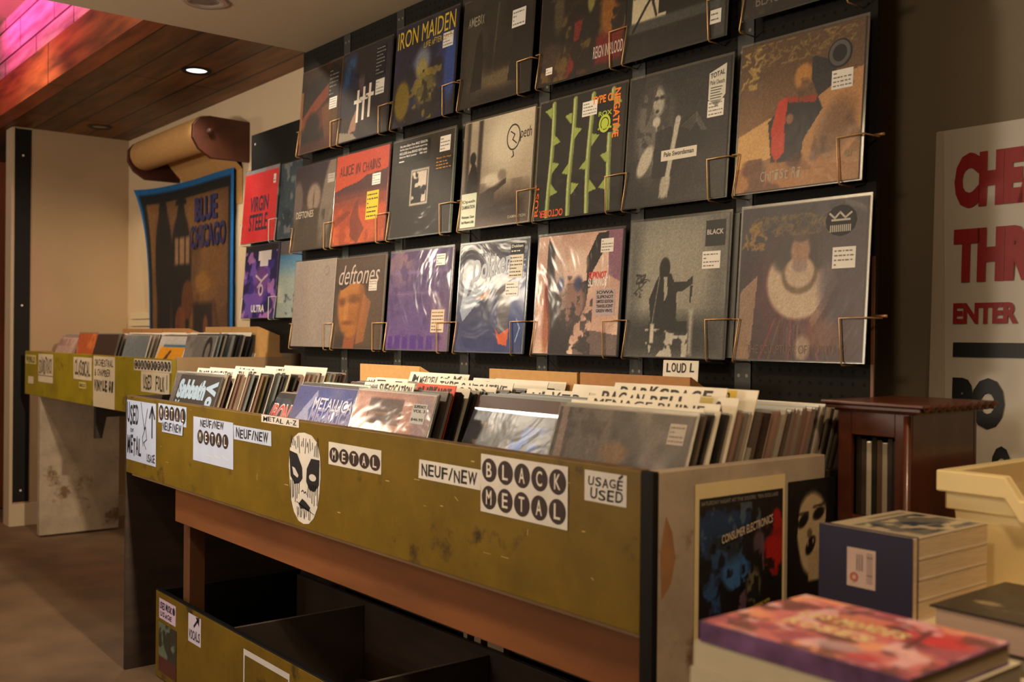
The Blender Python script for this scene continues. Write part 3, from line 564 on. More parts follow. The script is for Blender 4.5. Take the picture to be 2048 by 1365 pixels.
# --- bottom row
a = Art((150, 138, 128), 64, 5, 16).mot(2, (160, 146, 132), .4, .7, .6).ell(.80, .13, .06, .055, (128, 116, 108), .15).ell(.80, .13, .05, .045, (150, 138, 128), .15)
o = album(.0, zC+.004, .308, .318, 'plain pale grey record sleeve, leftmost of the bottom row', a, (160, 148, 136), cover=COVERM, th=.010); ALB['C0'] = o
a = Art((92, 74, 62), 112, 6, 17).rect(.06, .02, .95, .98, (98, 80, 66), .05).ell(.38, .33, .34, .14, (70, 58, 54), .3).ell(.36, .50, .28, .36, (176, 122, 66), .22).ell(.36, .72, .18, .18, (168, 114, 62), .5).poly([(.04, .30), (.20, .16), (.50, .14), (.66, .22), (.62, .32), (.40, .27), (.14, .36)], (74, 60, 54)).ell(.42, .46, .13, .05, (112, 74, 44), .9, .8).ell(.18, .49, .09, .045, (112, 74, 44), .9, .8).ell(.26, .60, .05, .12, (206, 152, 88), .9, .6).ell(.30, .72, .12, .025, (126, 78, 48), .9, .8).ell(.58, .56, .08, .34, (120, 80, 48), .9, .6).mot(5, (140, 92, 52), .5, .7, .4, box=(.05, .3, .65, .95))
a.poly([(.60, .40), (.76, .5), (.66, .92), (.5, .95)], (168, 112, 70), .7).rect(0, .84, .25, 1, (70, 60, 54), .08, .8).poly([(.26, .88), (.48, .88), (.46, 1), (.24, 1)], (150, 92, 60)).rect(.12, .12, .98, .24, (86, 74, 66), .05, .7)
o = album(.316, zC, .325, .318, 'brown record sleeve with a large tan face shape under pale script', a, (110, 100, 92), [('deftones', .07, .085, .90, .30, (178, 160, 146), {'shear': .35, 'bold': -.004, 'slope': .0})], COVERW); ALB['C1'] = o
price(o, .325, .318, .70, .26, .86, .38, bg=(196, 184, 170), seed=23)
a = Art((104, 84, 132), 112, 6, 18).vgrad((92, 76, 110), (110, 86, 140)).mot(2.2, (150, 120, 128), .42, .7, .8).rect(.1, .20, .95, .24, (132, 112, 150), .03).rect(.1, .42, .95, .45, (136, 110, 142), .04, .8).mot(8, (84, 64, 108), .5, .62, .7)
for k in range(7): a.line([(.30+.085*k, .24), (.31+.085*k, .40)], .014, (78, 60, 104), .6)
for k, (u, w) in enumerate(((.04, .08), (.16, .09), (.29, .09), (.42, .10), (.56, .08), (.68, .10))): a.rect(u, .86-.01*(k % 2), u+w, .985, (88, 56, 134), .012, .9)
a.rect(.62, .0, .82, .16, (108, 84, 142), .03, .9)
o = album(.671, zC, .346, .318, 'purple record sleeve shining under its plastic, bottom row', a, (122, 112, 122), (), COVERW, th=.010); ALB['C2'] = o
price(o, .346, .318, .76, .06, .90, .17, seed=24); price(o, .346, .318, .74, .60, .94, .82, 'hype_sticker', (196, 176, 150), (90, 70, 70), 6, 25)
a = Art((54, 56, 90), 120, 6, 19).vgrad((58, 52, 62), (46, 56, 110)).ell(.9, .55, .30, .4, (38, 70, 140), .8, .8).poly([(.05, .62), (.12, .30), (.24, .22), (.34, .26), (.26, .42), (.92, .30), (.60, .40), (.30, .56), (.10, .72)], (150, 160, 176)).poly([(.14, .50), (.20, .32), (.26, .34), (.20, .46)], (64, 66, 96)).poly([(.26, .52), (.50, .42), (.44, .52)], (176, 126, 96)).poly([(.56, .36), (.78, .34), (.80, .60), (.78, .82), (.64, .82), (.62, .60)], (98, 92, 96)).poly([(.60, .78), (.66, .84), (.80, .78), (.78, .94), (.66, .92)], (206, 100, 30))
for k in range(8): a.line([(.63, .50+.04*k), (.79, .48+.04*k)], .006, (64, 58, 66), .7)
a.line([(.90, .70), (.95, .78), (.90, .9)], .01, (186, 200, 220)).mot(4, (110, 104, 140), .5, .75, .4, box=(0, .6, .6, 1))
o = album(1.058, zC, .316, .318, 'blue record sleeve with silver winged lettering and an orange tipped claw', a, (110, 120, 140), [('TOOTH AND NAIL', .30, .095, .66, .13, (120, 110, 124)), ('Dokken', .22, .16, .78, .36, (176, 182, 192), {'bold': .03, 'slope': .09})], th=.010); ALB['C3'] = o
price(o, .316, .318, .76, .035, .95, .13, 'hype_sticker', (20, 20, 24), (220, 216, 208), 2, 5, ['Dokken']); price(o, .316, .318, .75, .135, .945, .34, 'hype_sticker', (214, 206, 186), (70, 60, 50), 6, 27); price(o, .316, .318, .72, .37, .90, .50, seed=28)
a = Art((222, 194, 176), 128, 7, 20).mot(3, (190, 154, 140), .45, .7, .7).poly([(.13, .02), (.30, .20), (.36, .42), (.62, .40), (.60, .22), (.72, .02), (.94, 0), (.80, .16), (.66, .36), (.62, .62), (.48, .80), (.42, 1), (.20, 1), (.18, .74), (.12, .50)], (48, 38, 40)).ell(.46, .58, .16, .20, (172, 134, 120), .5, .8).mot(17, (56, 44, 44), .5, .56, .8, box=(.2, .35, .7, 1)).ell(.30, .30, .08, .22, (214, 190, 176), .4, .9, -12).ell(.50, .26, .12, .12, (224, 200, 186), .5, .9)
a.ell(.52, .42, .05, .06, (54, 60, 110), .6, .8).ell(.31, .42, .04, .06, (50, 66, 120), .6, .7).ell(.14, .50, .03, .2, (160, 60, 40), .6, .7).ell(.16, .80, .05, .2, (160, 90, 50), .6, .7).poly([(.84, .0), (1, .0), (1, .42), (.86, .36)], (150, 110, 130)).poly([(.5, .92), (.7, .80), (1, .84), (1, 1), (.5, 1)], (60, 50, 52), .6)
o = album(1.418, zC, .322, .318, 'pink cream record sleeve with shaggy black shapes and a grey notice sticker', a, (70, 60, 62), [('SLIPKNOT', .64, .33, .84, .39, (208, 46, 48), {'bold': .03}), ('SLIPKNOT', .64, .375, .86, .45, (224, 210, 204), {'bold': .03})], COVERW, th=.010); ALB['C4'] = o
price(o, .322, .318, .76, .07, .90, .18, seed=30); price(o, .322, .318, .73, .475, .95, .68, 'hype_sticker', (170, 154, 156), (36, 30, 34), 5, 31, ['IOWA', 'SLIPKNOT', 'LIMITED EDITION', 'TRANSLUCENT', 'GREEN VINYL'])
a = Art((136, 134, 124), 128, 8, 21).vgrad((120, 120, 114), (146, 142, 130)).ell(.35, .40, .40, .45, (176, 172, 158), .9, .7).ell(.70, .35, .25, .3, (166, 160, 146), .9, .6).rect(0, 0, .12, 1, (96, 98, 94), .12, .7).rect(0, .72, 1, 1, (54, 54, 50), .15, .9).rect(.85, 0, 1, 1, (100, 100, 94), .2, .6)
a.ell(.39, .36, .055, .08, (38, 37, 34), .2).poly([(.34, .40), (.46, .40), (.52, .50), (.54, .80), (.28, .82), (.24, .58), (.30, .46)], (42, 40, 37)).poly([(.46, .46), (.62, .46), (.68, .42), (.68, .48), (.58, .53), (.48, .54)], (44, 42, 39)).poly([(.66, .49), (.685, .49), (.67, .62), (.655, .60)], (36, 36, 34)).poly([(.385, .42), (.42, .42), (.43, .55), (.40, .60)], (176, 172, 158))
a.mot(13, (206, 202, 188), .54, .58, .9, box=(.22, .80, .66, 1)).mot(13, (36, 36, 34), .5, .54, .8, box=(.25, .74, .64, .84)).rect(.27, .76, .31, .90, (206, 200, 184), .01).rect(.66, .66, .70, .98, (196, 192, 178), .03, .8).line([(.34, .42), (.28, .80)], .01, (190, 186, 172), .7).squig(.10, .40, .15, .56, (50, 48, 44), 10, .008, 1)
o = album(1.765, zC, .306, .328, 'misty grey record sleeve with a dark hooded silhouette, bottom row', a, (100, 100, 96), (), COVERW, th=.010); ALB['C5'] = o
st = price(o, .306, .328, .78, .045, .965, .225, 'hype_sticker', (26, 26, 26), (190, 186, 174), 3, 33, ['', 'BLACK', '']); price(o, .306, .328, .76, .26, .93, .38, seed=34)
for k in (1, 2):
    album(1.765+.012*k, zC+.003, .310, .322, ('first', 'second')[k-1]+' of two grey record sleeves stacked right behind the misty grey sleeve', Art((90, 90, 86), 16, 4, 40+k), (110, 106, 98), yb=-.060+.0125+.006*(k-1), th=.005, sleeve=False)
a = Art((66, 48, 52), 128, 7, 22).vgrad((62, 54, 66), (74, 46, 48)).ell(.52, .27, .20, .22, (52, 44, 44), .4).ell(.52, .58, .38, .36, (96, 42, 46), .6, .8).ell(.50, .50, .26, .24, (192, 172, 148), .12).ell(.50, .34, .22, .13, (60, 46, 46), .3).ell(.50, .46, .14, .12, (120, 98, 64), .15).ell(.50, .44, .115, .10, (186, 164, 142), .15).ell(.50, .30, .075, .10, (160, 124, 100), .3).ell(.50, .20, .07, .05, (84, 60, 48), .4).ell(.50, .40, .06, .04, (150, 130, 116), .4)
for k in range(9): a.line([(.32+.045*k, .74), (.20+.08*k, 1.0)], .012, ((150, 66, 60), (120, 96, 66), (92, 40, 44))[k % 3], .8)
a.poly([(.74, .42), (.80, .50), (.72, .66), (.62, .80), (.60, .74), (.70, .60)], (150, 120, 100)).poly([(.02, .55), (.16, .45), (.12, 1), (0, 1)], (186, 160, 124), .7).ell(.80, .45, .14, .35, (62, 44, 58), .6, .7).ell(.70, .84, .14, .1, (130, 84, 56), .6, .7).ell(.55, .92, .06, .08, (176, 160, 136), .5, .8)
a.squig(.08, .07, .74, .20, (120, 98, 52), 60, .007, .8).squig(.06, .10, .16, .28, (150, 120, 60), 12, .012, .9)
o = album(2.105, zC, .310, .330, 'dark plum record sleeve with a pale round collar shape, right end of bottom row', a, (110, 104, 100), [('THE SCULPTURE OF MORTUUM', .10, .90, .88, .955, (110, 88, 78), {'bold': 0.})], COVERM, th=.012); ALB['C6'] = o
m = MB().ell(.248, .285, .036, .032, -.0011, 0, 12); st = m.build('hype_sticker', ink((22, 22, 24)), o); m = MB()
for k in range(11): m.rect(.224+.0045*k, .262, .224+.0045*k+.0025, .276, -.0016)
m.rect(.226, .284, .270, .288, -.0016); m.stroke([(.222, .300), (.234, .290), (.246, .302), (.258, .290), (.272, .300)], .004, -.0016); m.build('print', ink((190, 184, 172)), st)
price(o, .310, .330, .75, .30, .92, .43, seed=36)
# --- the four sleeves on the flat board behind
a = Art((222, 62, 66), 80, 5, 23).rect(0, 0, 1, .05, (150, 160, 164), .01).mot(3, (232, 78, 80), .45, .7, .6)
o = album(-.700, 1.487, .326, .318, 'bright red record sleeve with dark block lettering on the far board', a, (150, 150, 150), [('VIRGIN', .22, .37, .76, .58, (34, 44, 66), {'bold': .02}), ('STEELE', .22, .61, .76, .84, (34, 44, 66), {'bold': .02})], COVERM, yb=.052)
price(o, .326, .318, .86, .12, .93, .24, rows=2, seed=2); VS1 = o
a = Art((74, 90, 100), 72, 6, 24).mot(4, (48, 66, 78), .45, .65).mot(9, (150, 150, 148), .62, .7, .7).ell(.7, .6, .1, .2, (140, 116, 96), .6, .7)
album(-.362, 1.487, .318, .312, 'teal grey record sleeve beside the bright red one, half hidden', a, (96, 104, 108), [('PINO', .55, .12, .95, .3, (104, 100, 92), {'bold': 0.})], COVERM, yb=.056)
a = Art((74, 58, 150), 96, 6, 25).mot(4, (128, 100, 190), .48, .56).mot(7, (44, 34, 96), .52, .58, .9).mot(5, (196, 140, 206), .6, .64, .9).ell(.55, .5, .2, .24, (150, 96, 170), .6, .8).ell(.55, .62, .07, .08, (220, 200, 220), .2).ell(.55, .62, .035, .05, (84, 50, 110), .2).line([(.38, .42), (.55, .50), (.72, .42)], .03, (222, 206, 214)).line([(.45, .58), (.65, .44)], .025, (222, 206, 214)).rect(0, 0, 1, .09, (50, 44, 56), .02)
o = album(-.690, 1.165, .320, .315, 'violet swirling record sleeve below the bright red one', a, (110, 100, 140), (), COVERM, yb=.052)
m = MB(); z = .315
m.rect(.42*.32, z*.78, .80*.32, z*.91, -.0012).rect(.48*.32, z*.70, .72*.32, z*.78, -.0012); text(m, 'ULTRA', .30*.32, z*.08, .70*.32, z*.18, -.0012, 0, .04); m.build('lettering', ink((232, 224, 226)), o)
a = Art((110, 160, 190), 72, 6, 26).vgrad((70, 140, 196), (180, 190, 180), .1, .5).rect(0, 0, 1, .18, (120, 112, 110), .02).mot(3, (206, 206, 190), .5, .7, .8, box=(0, .45, 1, .8)).squig(.2, .7, 1, .95, (96, 110, 116), 24, .012, .8)
album(-.362, 1.165, .318, .315, 'sky blue and white record sleeve below the teal grey one', a, (150, 160, 164), (), COVERM, yb=.056)
# --- wire holders: each hooks into the pegboard between two neighbours and grips both
def holder(xl, xr, z0, label, m=WIRE, yb=-.060, back=-.0095, sp=None, name='wire_display_hook'):
    """xl: right edge of the sleeve at left (or None); xr: left edge of the sleeve at right (or None)"""
    t = thing(name, label, 'wire hook', (0, 0, 0), group='wire display hooks'); mb = MB(); f = yb-.004; zt = z0+.088; r = .0018
    xa = (xl-.052) if xl is not None else xr-.004; xb = (xr+.010) if xr is not None else xl+.004
    fy = lambda z: yb-.0045+(z-z0)*math.tan(rad(LEAN))
    if xl is not None: mb.tube([(xa+.010, back, z0-.006), (xa+.010, yb-.002, z0-.006), (xa+.010, fy(z0)-.001, z0-.002), (xa, fy(zt)-.001, zt), (xl+.008, fy(zt)-.001, zt), ((xl+.012), back, zt)], r, 8)
    if xr is not None: mb.tube([(xb-.012, back, z0-.006), (xb-.012, yb-.002, z0-.006), (xb-.012, fy(z0)-.001, z0-.002), (xb, fy(zt)-.001, zt), (xr-.008, fy(zt)-.001, zt), (xr-.012, back, zt)], r, 8)
    xm = ((xl if xl is not None else xr-.02)+(xr if xr is not None else xl+.02))/2
    mb.tube([(xm-.012, back+.0005, zt+.004), (xm+.012, back+.0005, zt+.004)], .003, 8)
    mb.build('wire', m, t, smooth=True); return t
ROW = {'A': (zA, [(.045, .345), (.35, .668), (.697, 1.035), (1.068, 1.393), (1.43, 1.755), (1.756, 2.068), (2.115, 2.42)], 'top'),
       'B': (zB, [(0, .304), (.308, .658), (.68, 1.025), (1.075, 1.397), (1.42, 1.745), (1.76, 2.072), (2.10, 2.405)], 'middle'),
       'C': (zC, [(0, .308), (.316, .641), (.671, 1.017), (1.058, 1.374), (1.418, 1.74), (1.765, 2.071), (2.105, 2.415)], 'bottom')}
ORD = ['first', 'second', 'third', 'fourth', 'fifth', 'sixth', 'seventh', 'eighth', 'ninth', 'tenth']
for k, (z, xs, nm) in ROW.items():
    for i in range(8):
        xl = xs[i-1][1] if i > 0 else None; xr = xs[i][0] if i < 7 else None
        if i == 0: lb = 'copper wire hook at the left end of the %s row of records' % nm
        elif i == 7: lb = 'copper wire hook at the right end of the %s row of records' % nm
        else: lb = 'copper wire hook gripping the %s and %s sleeves of the %s row' % (ORD[i-1], ORD[i], nm)
        holder(xl, xr, z, lb)
holder(None, -.700, 1.487, 'white wire hook at the left of the bright red sleeve', WIREW, .052, .097)
holder(None, -.690, 1.165, 'white wire hook at the left of the violet sleeve', WIREW, .052, .097)
holder(-.374, -.362, 1.487, 'wire hook between the bright red and teal grey sleeves', WIREW, .052, .097)
holder(-.370, -.362, 1.165, 'wire hook between the violet and sky blue sleeves', WIREW, .052, .097)
# ------------------------------------------------------------------ the near record bin
Yf = -.72
bin_ = thing('record_bin', 'long yellow fronted record bin in front of the pegboard, covered with genre labels', 'record bin', (.15, 0, 0))
bx = lambda nm, m, *b, bv=.0015: MB().box(b[0]-.15, b[1]-.15, *b[2:]).build(nm, m, bin_, bevel=bv)
FP = bx('front_panel', YEL, .162, 2.462, Yf, Yf+.018, .645, .892)
bx('front_rim', mat('bare rim', (104, 78, 46), .6, .3, 30), .162, 2.462, Yf+.001, Yf+.017, .892, .8935, bv=0)
bx('side_panel', DARKW, .15, .162, Yf, -.10, .0, .892)
bx('side_panel', WHITEW, 2.4625, 2.4875, Yf+.012, -.285, .0, .892)
MB().add([(2.4879-.15, -.700+q_[0], q_[1]) for q_ in ((0, .70), (.020, .72), (.030, .76), (.022, .80), (.008, .825), (-.004, .77))], [(0, 1, 2, 3, 4, 5)]).build('bare_patch', mat('bare wood patch', (156, 112, 72), .7, .25, 14), bin_)
bx('edge_strip', BLACK, 2.4625, 2.4885, Yf-.001, Yf+.0115, .0, .893)
bx('back_panel', DARKW, .1625, 2.4, -.115, -.10, .25, .90)
bx('end_board', DARKW, 2.40, 2.47, -.284, -.10, .45, .86)
bx('bin_floor', TANW, .1625, 2.462, Yf+.0185, -.1155, .632, .645)
bx('apron', APRW, .42, 2.462, -.655, -.640, .515, .63)
bx('support_post', mat('brown post', (96, 60, 32), .6, .2, 6), .40, .45, -.62, -.57, .0, .631)
for x in (.675, 1.06, 1.77, 2.124): bx('partition', TANW, x-.006, x+.006, Yf+.019, -.25, .645, .80)
def on_front(nm, m, px0, z1, px1, z0, build=None, mats=None, y=Yf-.0008, parent=None, jag=0, seed=0, slope=0.):
    """a paper taped flat to the front panel"""
    r = random.Random(seed); x0, x1 = px0-.15, px1-.15
    q = MB().poly([(x0, z0), (x1, z0+slope), (x1+r.uniform(-jag, jag), z1+slope), (x0+r.uniform(-jag, jag), z1)], y).build(nm, m, parent or bin_)
    if build:
        b = MB(); build(b, x0, z0, x1, z1, y-.0006); b.build('lettering', mats or ink((34, 30, 32)), q)
    return q
PAPER_COOL_LIT = mat('paper cool light tint', (182, 194, 222), .6, .05, 14)  # white paper, the cool light on the left labels put into its colour
def circles(rows, b, x0, z0, x1, z1, y, k0=.46):
    H = (z1-z0)/len(rows)
    for j, wd in enumerate(rows):
        n = len(wd); p = (x1-x0)/n; zc = z1-H*(j+.5)
        for i, c in enumerate(wd):
            xc = x0+p*(i+.5); b.ell(xc, zc, p*k0, H*.43, y, 0, 28)
            wl = p*.17 if c != 'I' else p*.05; text(b, c, xc-wl, zc-H*.26, xc+wl, zc+H*.27, y-.0004, 1, .01)
CIR = [ink((52, 36, 34)), ink((220, 212, 204))]
def l1(b, x0, z0, x1, z1, y):
    W_, H = x1-x0, z1-z0
    hand(b, 'USED', x0+.02*W_, z0+.60*H, x0+.42*W_, z1-.05*H, y, 0, 2, .02); hand(b, 'METAL', x0+.03*W_, z0+.10*H, x0+.52*W_, z0+.42*H, y, 0, 5, .02); hand(b, 'USAGE', x0+.70*W_, z0+.05*H, x0+.97*W_, z0+.19*H, y, 0, 7, .01)
    hand(b, 'of', x0+.14*W_, z0+.47*H, x0+.26*W_, z0+.54*H, y, 0, 8)
    b.stroke([(x0+.87*W_, z0+.45*H), (x0+.87*W_, z1-.07*H)], .008, y).stroke([(x0+.79*W_, z1-.24*H), (x0+.87*W_, z1-.06*H), (x0+.95*W_, z1-.24*H)], .008, y)
    b.stroke([(x0+.50*W_, z1-.02*H), (x0+.62*W_, z0+.55*H), (x0+.72*W_, z1-.1*H)], .003, y).stroke([(x0+.58*W_, z0+.28*H), (x0+.56*W_, z0+.42*H), (x0+.66*W_, z0+.60*H), (x0+.70*W_, z0+.40*H), (x0+.60*W_, z0+.34*H), (x0+.68*W_, z0+.24*H)], .003, y)
on_front('paper_label', PAPER_COOL_LIT, .165, .880, .432, .688, l1, jag=.004, seed=1)
on_front('paper_label', PAPER_COOL_LIT, .449, .884, .672, .826, lambda b, x0, z0, x1, z1, y: circles(['METAL'], b, x0+.004, z0+.003, x1-.004, z1-.001, y), CIR)
on_front('paper_label', PAPER_COOL_LIT, .484, .838, .646, .800, lambda b, x0, z0, x1, z1, y: hand(b, 'NEUF/NEW', x0+.006, z0+.006, x1-.006, z1-.006, y, 0, 3), jag=.004, seed=2, y=Yf-.0022)
def l3(b, x0, z0, x1, z1, y):
    H = z1-z0; hand(b, 'NEUF/NEW', x0+.05, z0+.80*H, x1-.06, z1-.02*H, y, 0, 4); circles(['METAL'], b, x0+.03, z0+.38*H, x1-.03, z0+.75*H, y)
    for k in range(3): b.stroke([(x0+.1+.05*k, z0+.18*H+.004*k), (x0+.14+.05*k, z0+.17*H)], .0015, y, 1)
on_front('paper_label', PAPER_COOL_LIT, .723, .862, .995, .739, l3, CIR, jag=.005, seed=3)
on_front('paper_label', PAPER_COOL_LIT, .998, .857, 1.217, .820, lambda b, x0, z0, x1, z1, y: hand(b, 'NEUF/NEW', x0+.012, z0+.006, x1-.016, z1-.005, y, 0, 6, .015), jag=.004, seed=4)
on_front('paper_label', PAPER, 1.503, .856, 1.725, .806, lambda b, x0, z0, x1, z1, y: circles(['METAL'], b, x0+.004, z0+.003, x1-.003, z1-.008, y, .48), CIR)
on_front('paper_label', PAPER, 1.863, .852, 2.064, .815, lambda b, x0, z0, x1, z1, y: hand(b, 'NEUF/NEW', x0+.010, z0+.006, x1-.008, z1-.005, y, 0, 9, .015), jag=.004, seed=6)
on_front('paper_label', PAPER, 2.066, .882, 2.300, .778, lambda b, x0, z0, x1, z1, y: circles(['BLACK', 'METAL'], b, x0+.002, z0+.003, x1-.002, z1-.003, y, .46), CIR, y=Yf-.0016)
def l9(b, x0, z0, x1, z1, y):
    h = z1-z0; hand(b, 'USAGE', x0+.008, z0+.52*h, x1-.006, z1-.16*h, y, 0, 11, .015); hand(b, 'USED', x0+.013, z0+.10*h, x1-.006, z0+.48*h, y, 0, 12, .015); b.stroke([(x1-.016, z1-.13*h), (x1-.009, z1-.03*h)], .004, y)
on_front('paper_label', PAPER, 2.339, .882, 2.433, .833, l9)
on_front('paper_label', PAPER, 1.16, .8955, 1.36, .876, lambda b, x0, z0, x1, z1, y: hand(b, 'METAL A-Z', x0+.01, z0+.004, x1-.01, z1-.003, y, 0, 14))
# painted face cut-out
cx, cz = 1.388-.15, .765
outl = [(.0, .102), (.03, .098), (.055, .082), (.066, .05), (.068, .01), (.064, -.03), (.056, -.065), (.042, -.09), (.022, -.106), (.0, -.11), (-.022, -.106), (-.042, -.088), (-.055, -.06), (-.062, -.02), (-.066, .02), (-.062, .06), (-.048, .086), (-.026, .099)]
fc = MB().poly([(cx+x*1.16, cz+z) for x, z in reversed(outl)], Yf-.0008).build('face_cutout', PAPER, bin_)
b = MB(); y = Yf-.0014; P_ = lambda pts: [(cx+p[0]*1.16, cz+p[1]) for p in pts]
b.poly(P_([(-.064, .055), (-.03, .05), (-.008, .02), (-.006, -.005), (-.020, -.018), (-.040, -.022), (-.058, -.005)]), y, 0); b.poly(P_([(.064, .045), (.03, .045), (.012, .02), (.010, -.01), (.024, -.028), (.044, -.030), (.062, -.012)]), y, 0)
b.poly(P_([(-.050, .018), (-.038, .016), (-.022, .000), (-.026, -.006), (-.044, .0)]), y-.0005, 1); b.ell(cx+.037*1.16, cz+.002, .017, .008, y-.0005, 1)
r = random.Random(5)
for k in range(16):
    x = -.058+.0077*k; b.stroke(P_([(x, .05+.02*r.random()), (x+r.uniform(-.004, .004), .075+.02*r.random())]), .0022, y, 0)
    if abs(x) > .016: b.stroke(P_([(x, -.015), (x+r.uniform(-.003, .003), -.036-.03*r.random())]), .0024, y, 0)
b.stroke(P_([(-.010, -.036), (-.004, -.032), (.002, -.038), (.008, -.034), (.012, -.040)]), .0022, y, 0)
b.poly(P_([(-.022, -.066), (-.006, -.052), (.010, -.058), (.028, -.068), (.022, -.078), (.0, -.074), (-.012, -.076)]), y, 0)
for k in range(9): x = -.028+.007*k; b.stroke(P_([(x, -.074), (x+r.uniform(-.004, .004), -.088-.010*r.random())]), .002, y, 0)
b.stroke(P_([(-.03, -.062), (.044, -.082)]), .0018, y, 0)
b.build('face_paint', [ink((24, 22, 28)), ink((206, 202, 198))], fc)
r = random.Random(8); tp = MB()                                             # torn tape and staples left on the panel
for k in range(26):
    x = r.uniform(.2, 2.4)-.15; z = r.uniform(.70, .885); l = r.uniform(.006, .022); a_ = r.choice((0, 0, 1.5, r.uniform(-.6, .6)))
    tp.stroke([(x, z), (x+l*math.cos(a_), z+l*math.sin(a_))], r.uniform(.0008, .0022), Yf-.0006)
tp.build('tape_scraps', mat('tape', (196, 170, 110), .3, .2, 60), bin_); bin_.children[-1]['kind'] = 'stuff'
# ------------------------------------------------------------------ records and dividers in bins
PAL = [(58, 50, 44), (34, 31, 30), (84, 72, 62), (120, 108, 96), (70, 46, 40), (44, 52, 60), (150, 140, 124), (96, 84, 52), (54, 40, 34), (110, 116, 116), (26, 24, 24), (132, 104, 92)]
NAMES = ['brown', 'black', 'taupe', 'grey', 'maroon', 'slate blue', 'cream', 'olive', 'dark brown', 'silver grey', 'jet black', 'dusty pink']
SLV = {}
FLAP = mat('plastic flap', (150, 156, 152), .25, .12, 14, coat=.6)
def sleeve_mesh(i, w, h, flap=0.):
    k = (i, w, h, flap)
    if k not in SLV:
        b = MB().box(0, w, 0, .0062, 0, h)
        b.box(.001, w-.001, .002, .0042, h, h+.0015+flap, 1)
        SLV[k] = b.build('tmp', [mat('bin_sleeve_%d' % i, PAL[i], .4, .18, 9, coat=.5), FLAP]); o = SLV[k]; SLV[k] = o.data; bpy.data.objects.remove(o)
    return SLV[k]
NTH = lambda k: ORD[k] if k < 10 else '%d%s' % (k+1, 'th' if 10 < (k+1) % 100 < 20 else {1: 'st', 2: 'nd', 3: 'rd'}.get((k+1) % 10, 'th'))
def stack(x0, yb, yend, zf, lean, step, where, seed, w=.315, h=.315, dividers=(), skip_front=True, grp=None, pal=None, dw=.314, jit=.004, flap=0., ups=1.):
    step = step*.84 if yb < -.5 else step
    r = random.Random(seed); n = int((yend-yb)/step); dv = {int(round(d[0]*(1.19 if yb < -.5 else 1))): d for d in dividers}; k = 0
    for i in range(1, n+1):
        y = yb+i*step; d = dv.get(i)
        if d:
            _, s, dx, up = d[:4]; col = d[4] if len(d) > 4 else None; opt = d[5] if len(d) > 5 else {}
            wd = min(opt.get('w', dw), .317-dx); up = .008+max(0, up-.012)*.5*ups
            t = thing('divider_card', opt.get('label') or '%s divider card, %s in %s' % (opt.get('look', 'white hand lettered'), opt['nth'], where), 'divider card', (x0+dx, y, zf), (-rad(lean+r.uniform(-1, 1)), 0, r.uniform(-.01, .01)), 'divider cards in the record bins')
            H = h+up
            MB().box(0, wd, 0, .0015, 0, H).build('card', DIVC if col is None else mat('card_%d_%d_%d' % col, col, .55, .06, 14), t)
            b = MB()
            if opt.get('field'):
                u0, u1, fc_ = opt['field']; MB().rect(wd*u0, H-.034, wd*u1, H-.002, -.0003).build('colour_field', ink(fc_), t)
            if s:
                a0, a1 = opt.get('span', (.06, .90)); hh = opt.get('hh', .024)
                (hand(b, s, wd*a0, H-.006-hh, wd*a1, H-.005, -.0008, 0, seed+i, opt.get('bold', .02)) if not opt.get('type') else text(b, s, wd*a0, H-.006-hh, wd*a1, H-.005, -.0008, 0, .01))
                b.build('lettering', ink((30, 27, 27)), t)
            continue
        pi = r.choice(pal or range(len(PAL)))
        o = bpy.data.objects.new('record_sleeve', sleeve_mesh(pi, w, h, flap*r.uniform(.4, 1))); COL.objects.link(o)
        o.location = (x0+r.uniform(-jit, jit), y, zf+r.uniform(0, .006)); o.rotation_euler = (-rad(lean+r.uniform(-1.2, 1.2)), 0, r.uniform(-.012, .012))
        tag(o, '%s record sleeve, %s behind the front one in %s' % (NAMES[pi], NTH(k), where), 'record', grp or 'records filed in the bins'); k += 1
def front_rec(x0, yb, zf, lean, label, art, edge, w=.318, h=.315, texts=(), cover=None, rotz=0.):
    return album(x0, zf, w, h, label, art, edge, texts, cover or COVER, .005, yb, lean, True, 'records filed in the bins', 'record_sleeve', rotz)
ZF = .668
# first stack
a = Art((58, 47, 42), 88, 6, 31).mot(3, (70, 58, 50), .5, .7, .6)
o = front_rec(.325, -.698, ZF, 18, 'dark brown record sleeve with pale blue bubble lettering at the left of the near bin', a, (90, 84, 80), texts=[('Sabbath', .04, .05, .72, .25, (150, 172, 194), {'bold': .07}), ('V', .72, .05, .97, .20, (150, 172, 194), {'bold': .07, 'rot': 1}), ('o', .78, .20, .93, .32, (150, 172, 194), {'bold': .07}), ('V', .05, .27, .17, .36, (150, 172, 194), {'bold': .06})])
D = lambda i, s, dx, up, nth, col=None, **k: (i, s, dx, up, col, dict(nth=nth, **k))
stack(.325, -.698, -.27, ZF, 18, .0135, 'the first near-bin stack', 41, ups=1.35, dividers=[
    D(3, 'BLOOD INCANTATION', .01, .028, 'first'), D(6, 'BLACK SABBATH', .03, .030, 'second'), D(9, 'HIGH ON FIRE', .03, .024, 'third'), D(13, 'AC/DC', .02, .034, 'fourth', span=(.1, .5)), D(16, 'CARCASS', .03, .022, 'fifth'), D(20, 'DEATH', .02, .034, 'sixth', span=(.1, .5)), D(25, 'A', .02, .036, 'seventh', span=(.1, .2))])
a = Art((96, 84, 80), 40, 6, 32)
front_rec(.300, -.690, ZF, 16, 'plain grey sleeve edge showing left of the bubble lettered sleeve', a, (130, 118, 114), w=.29, rotz=.10)
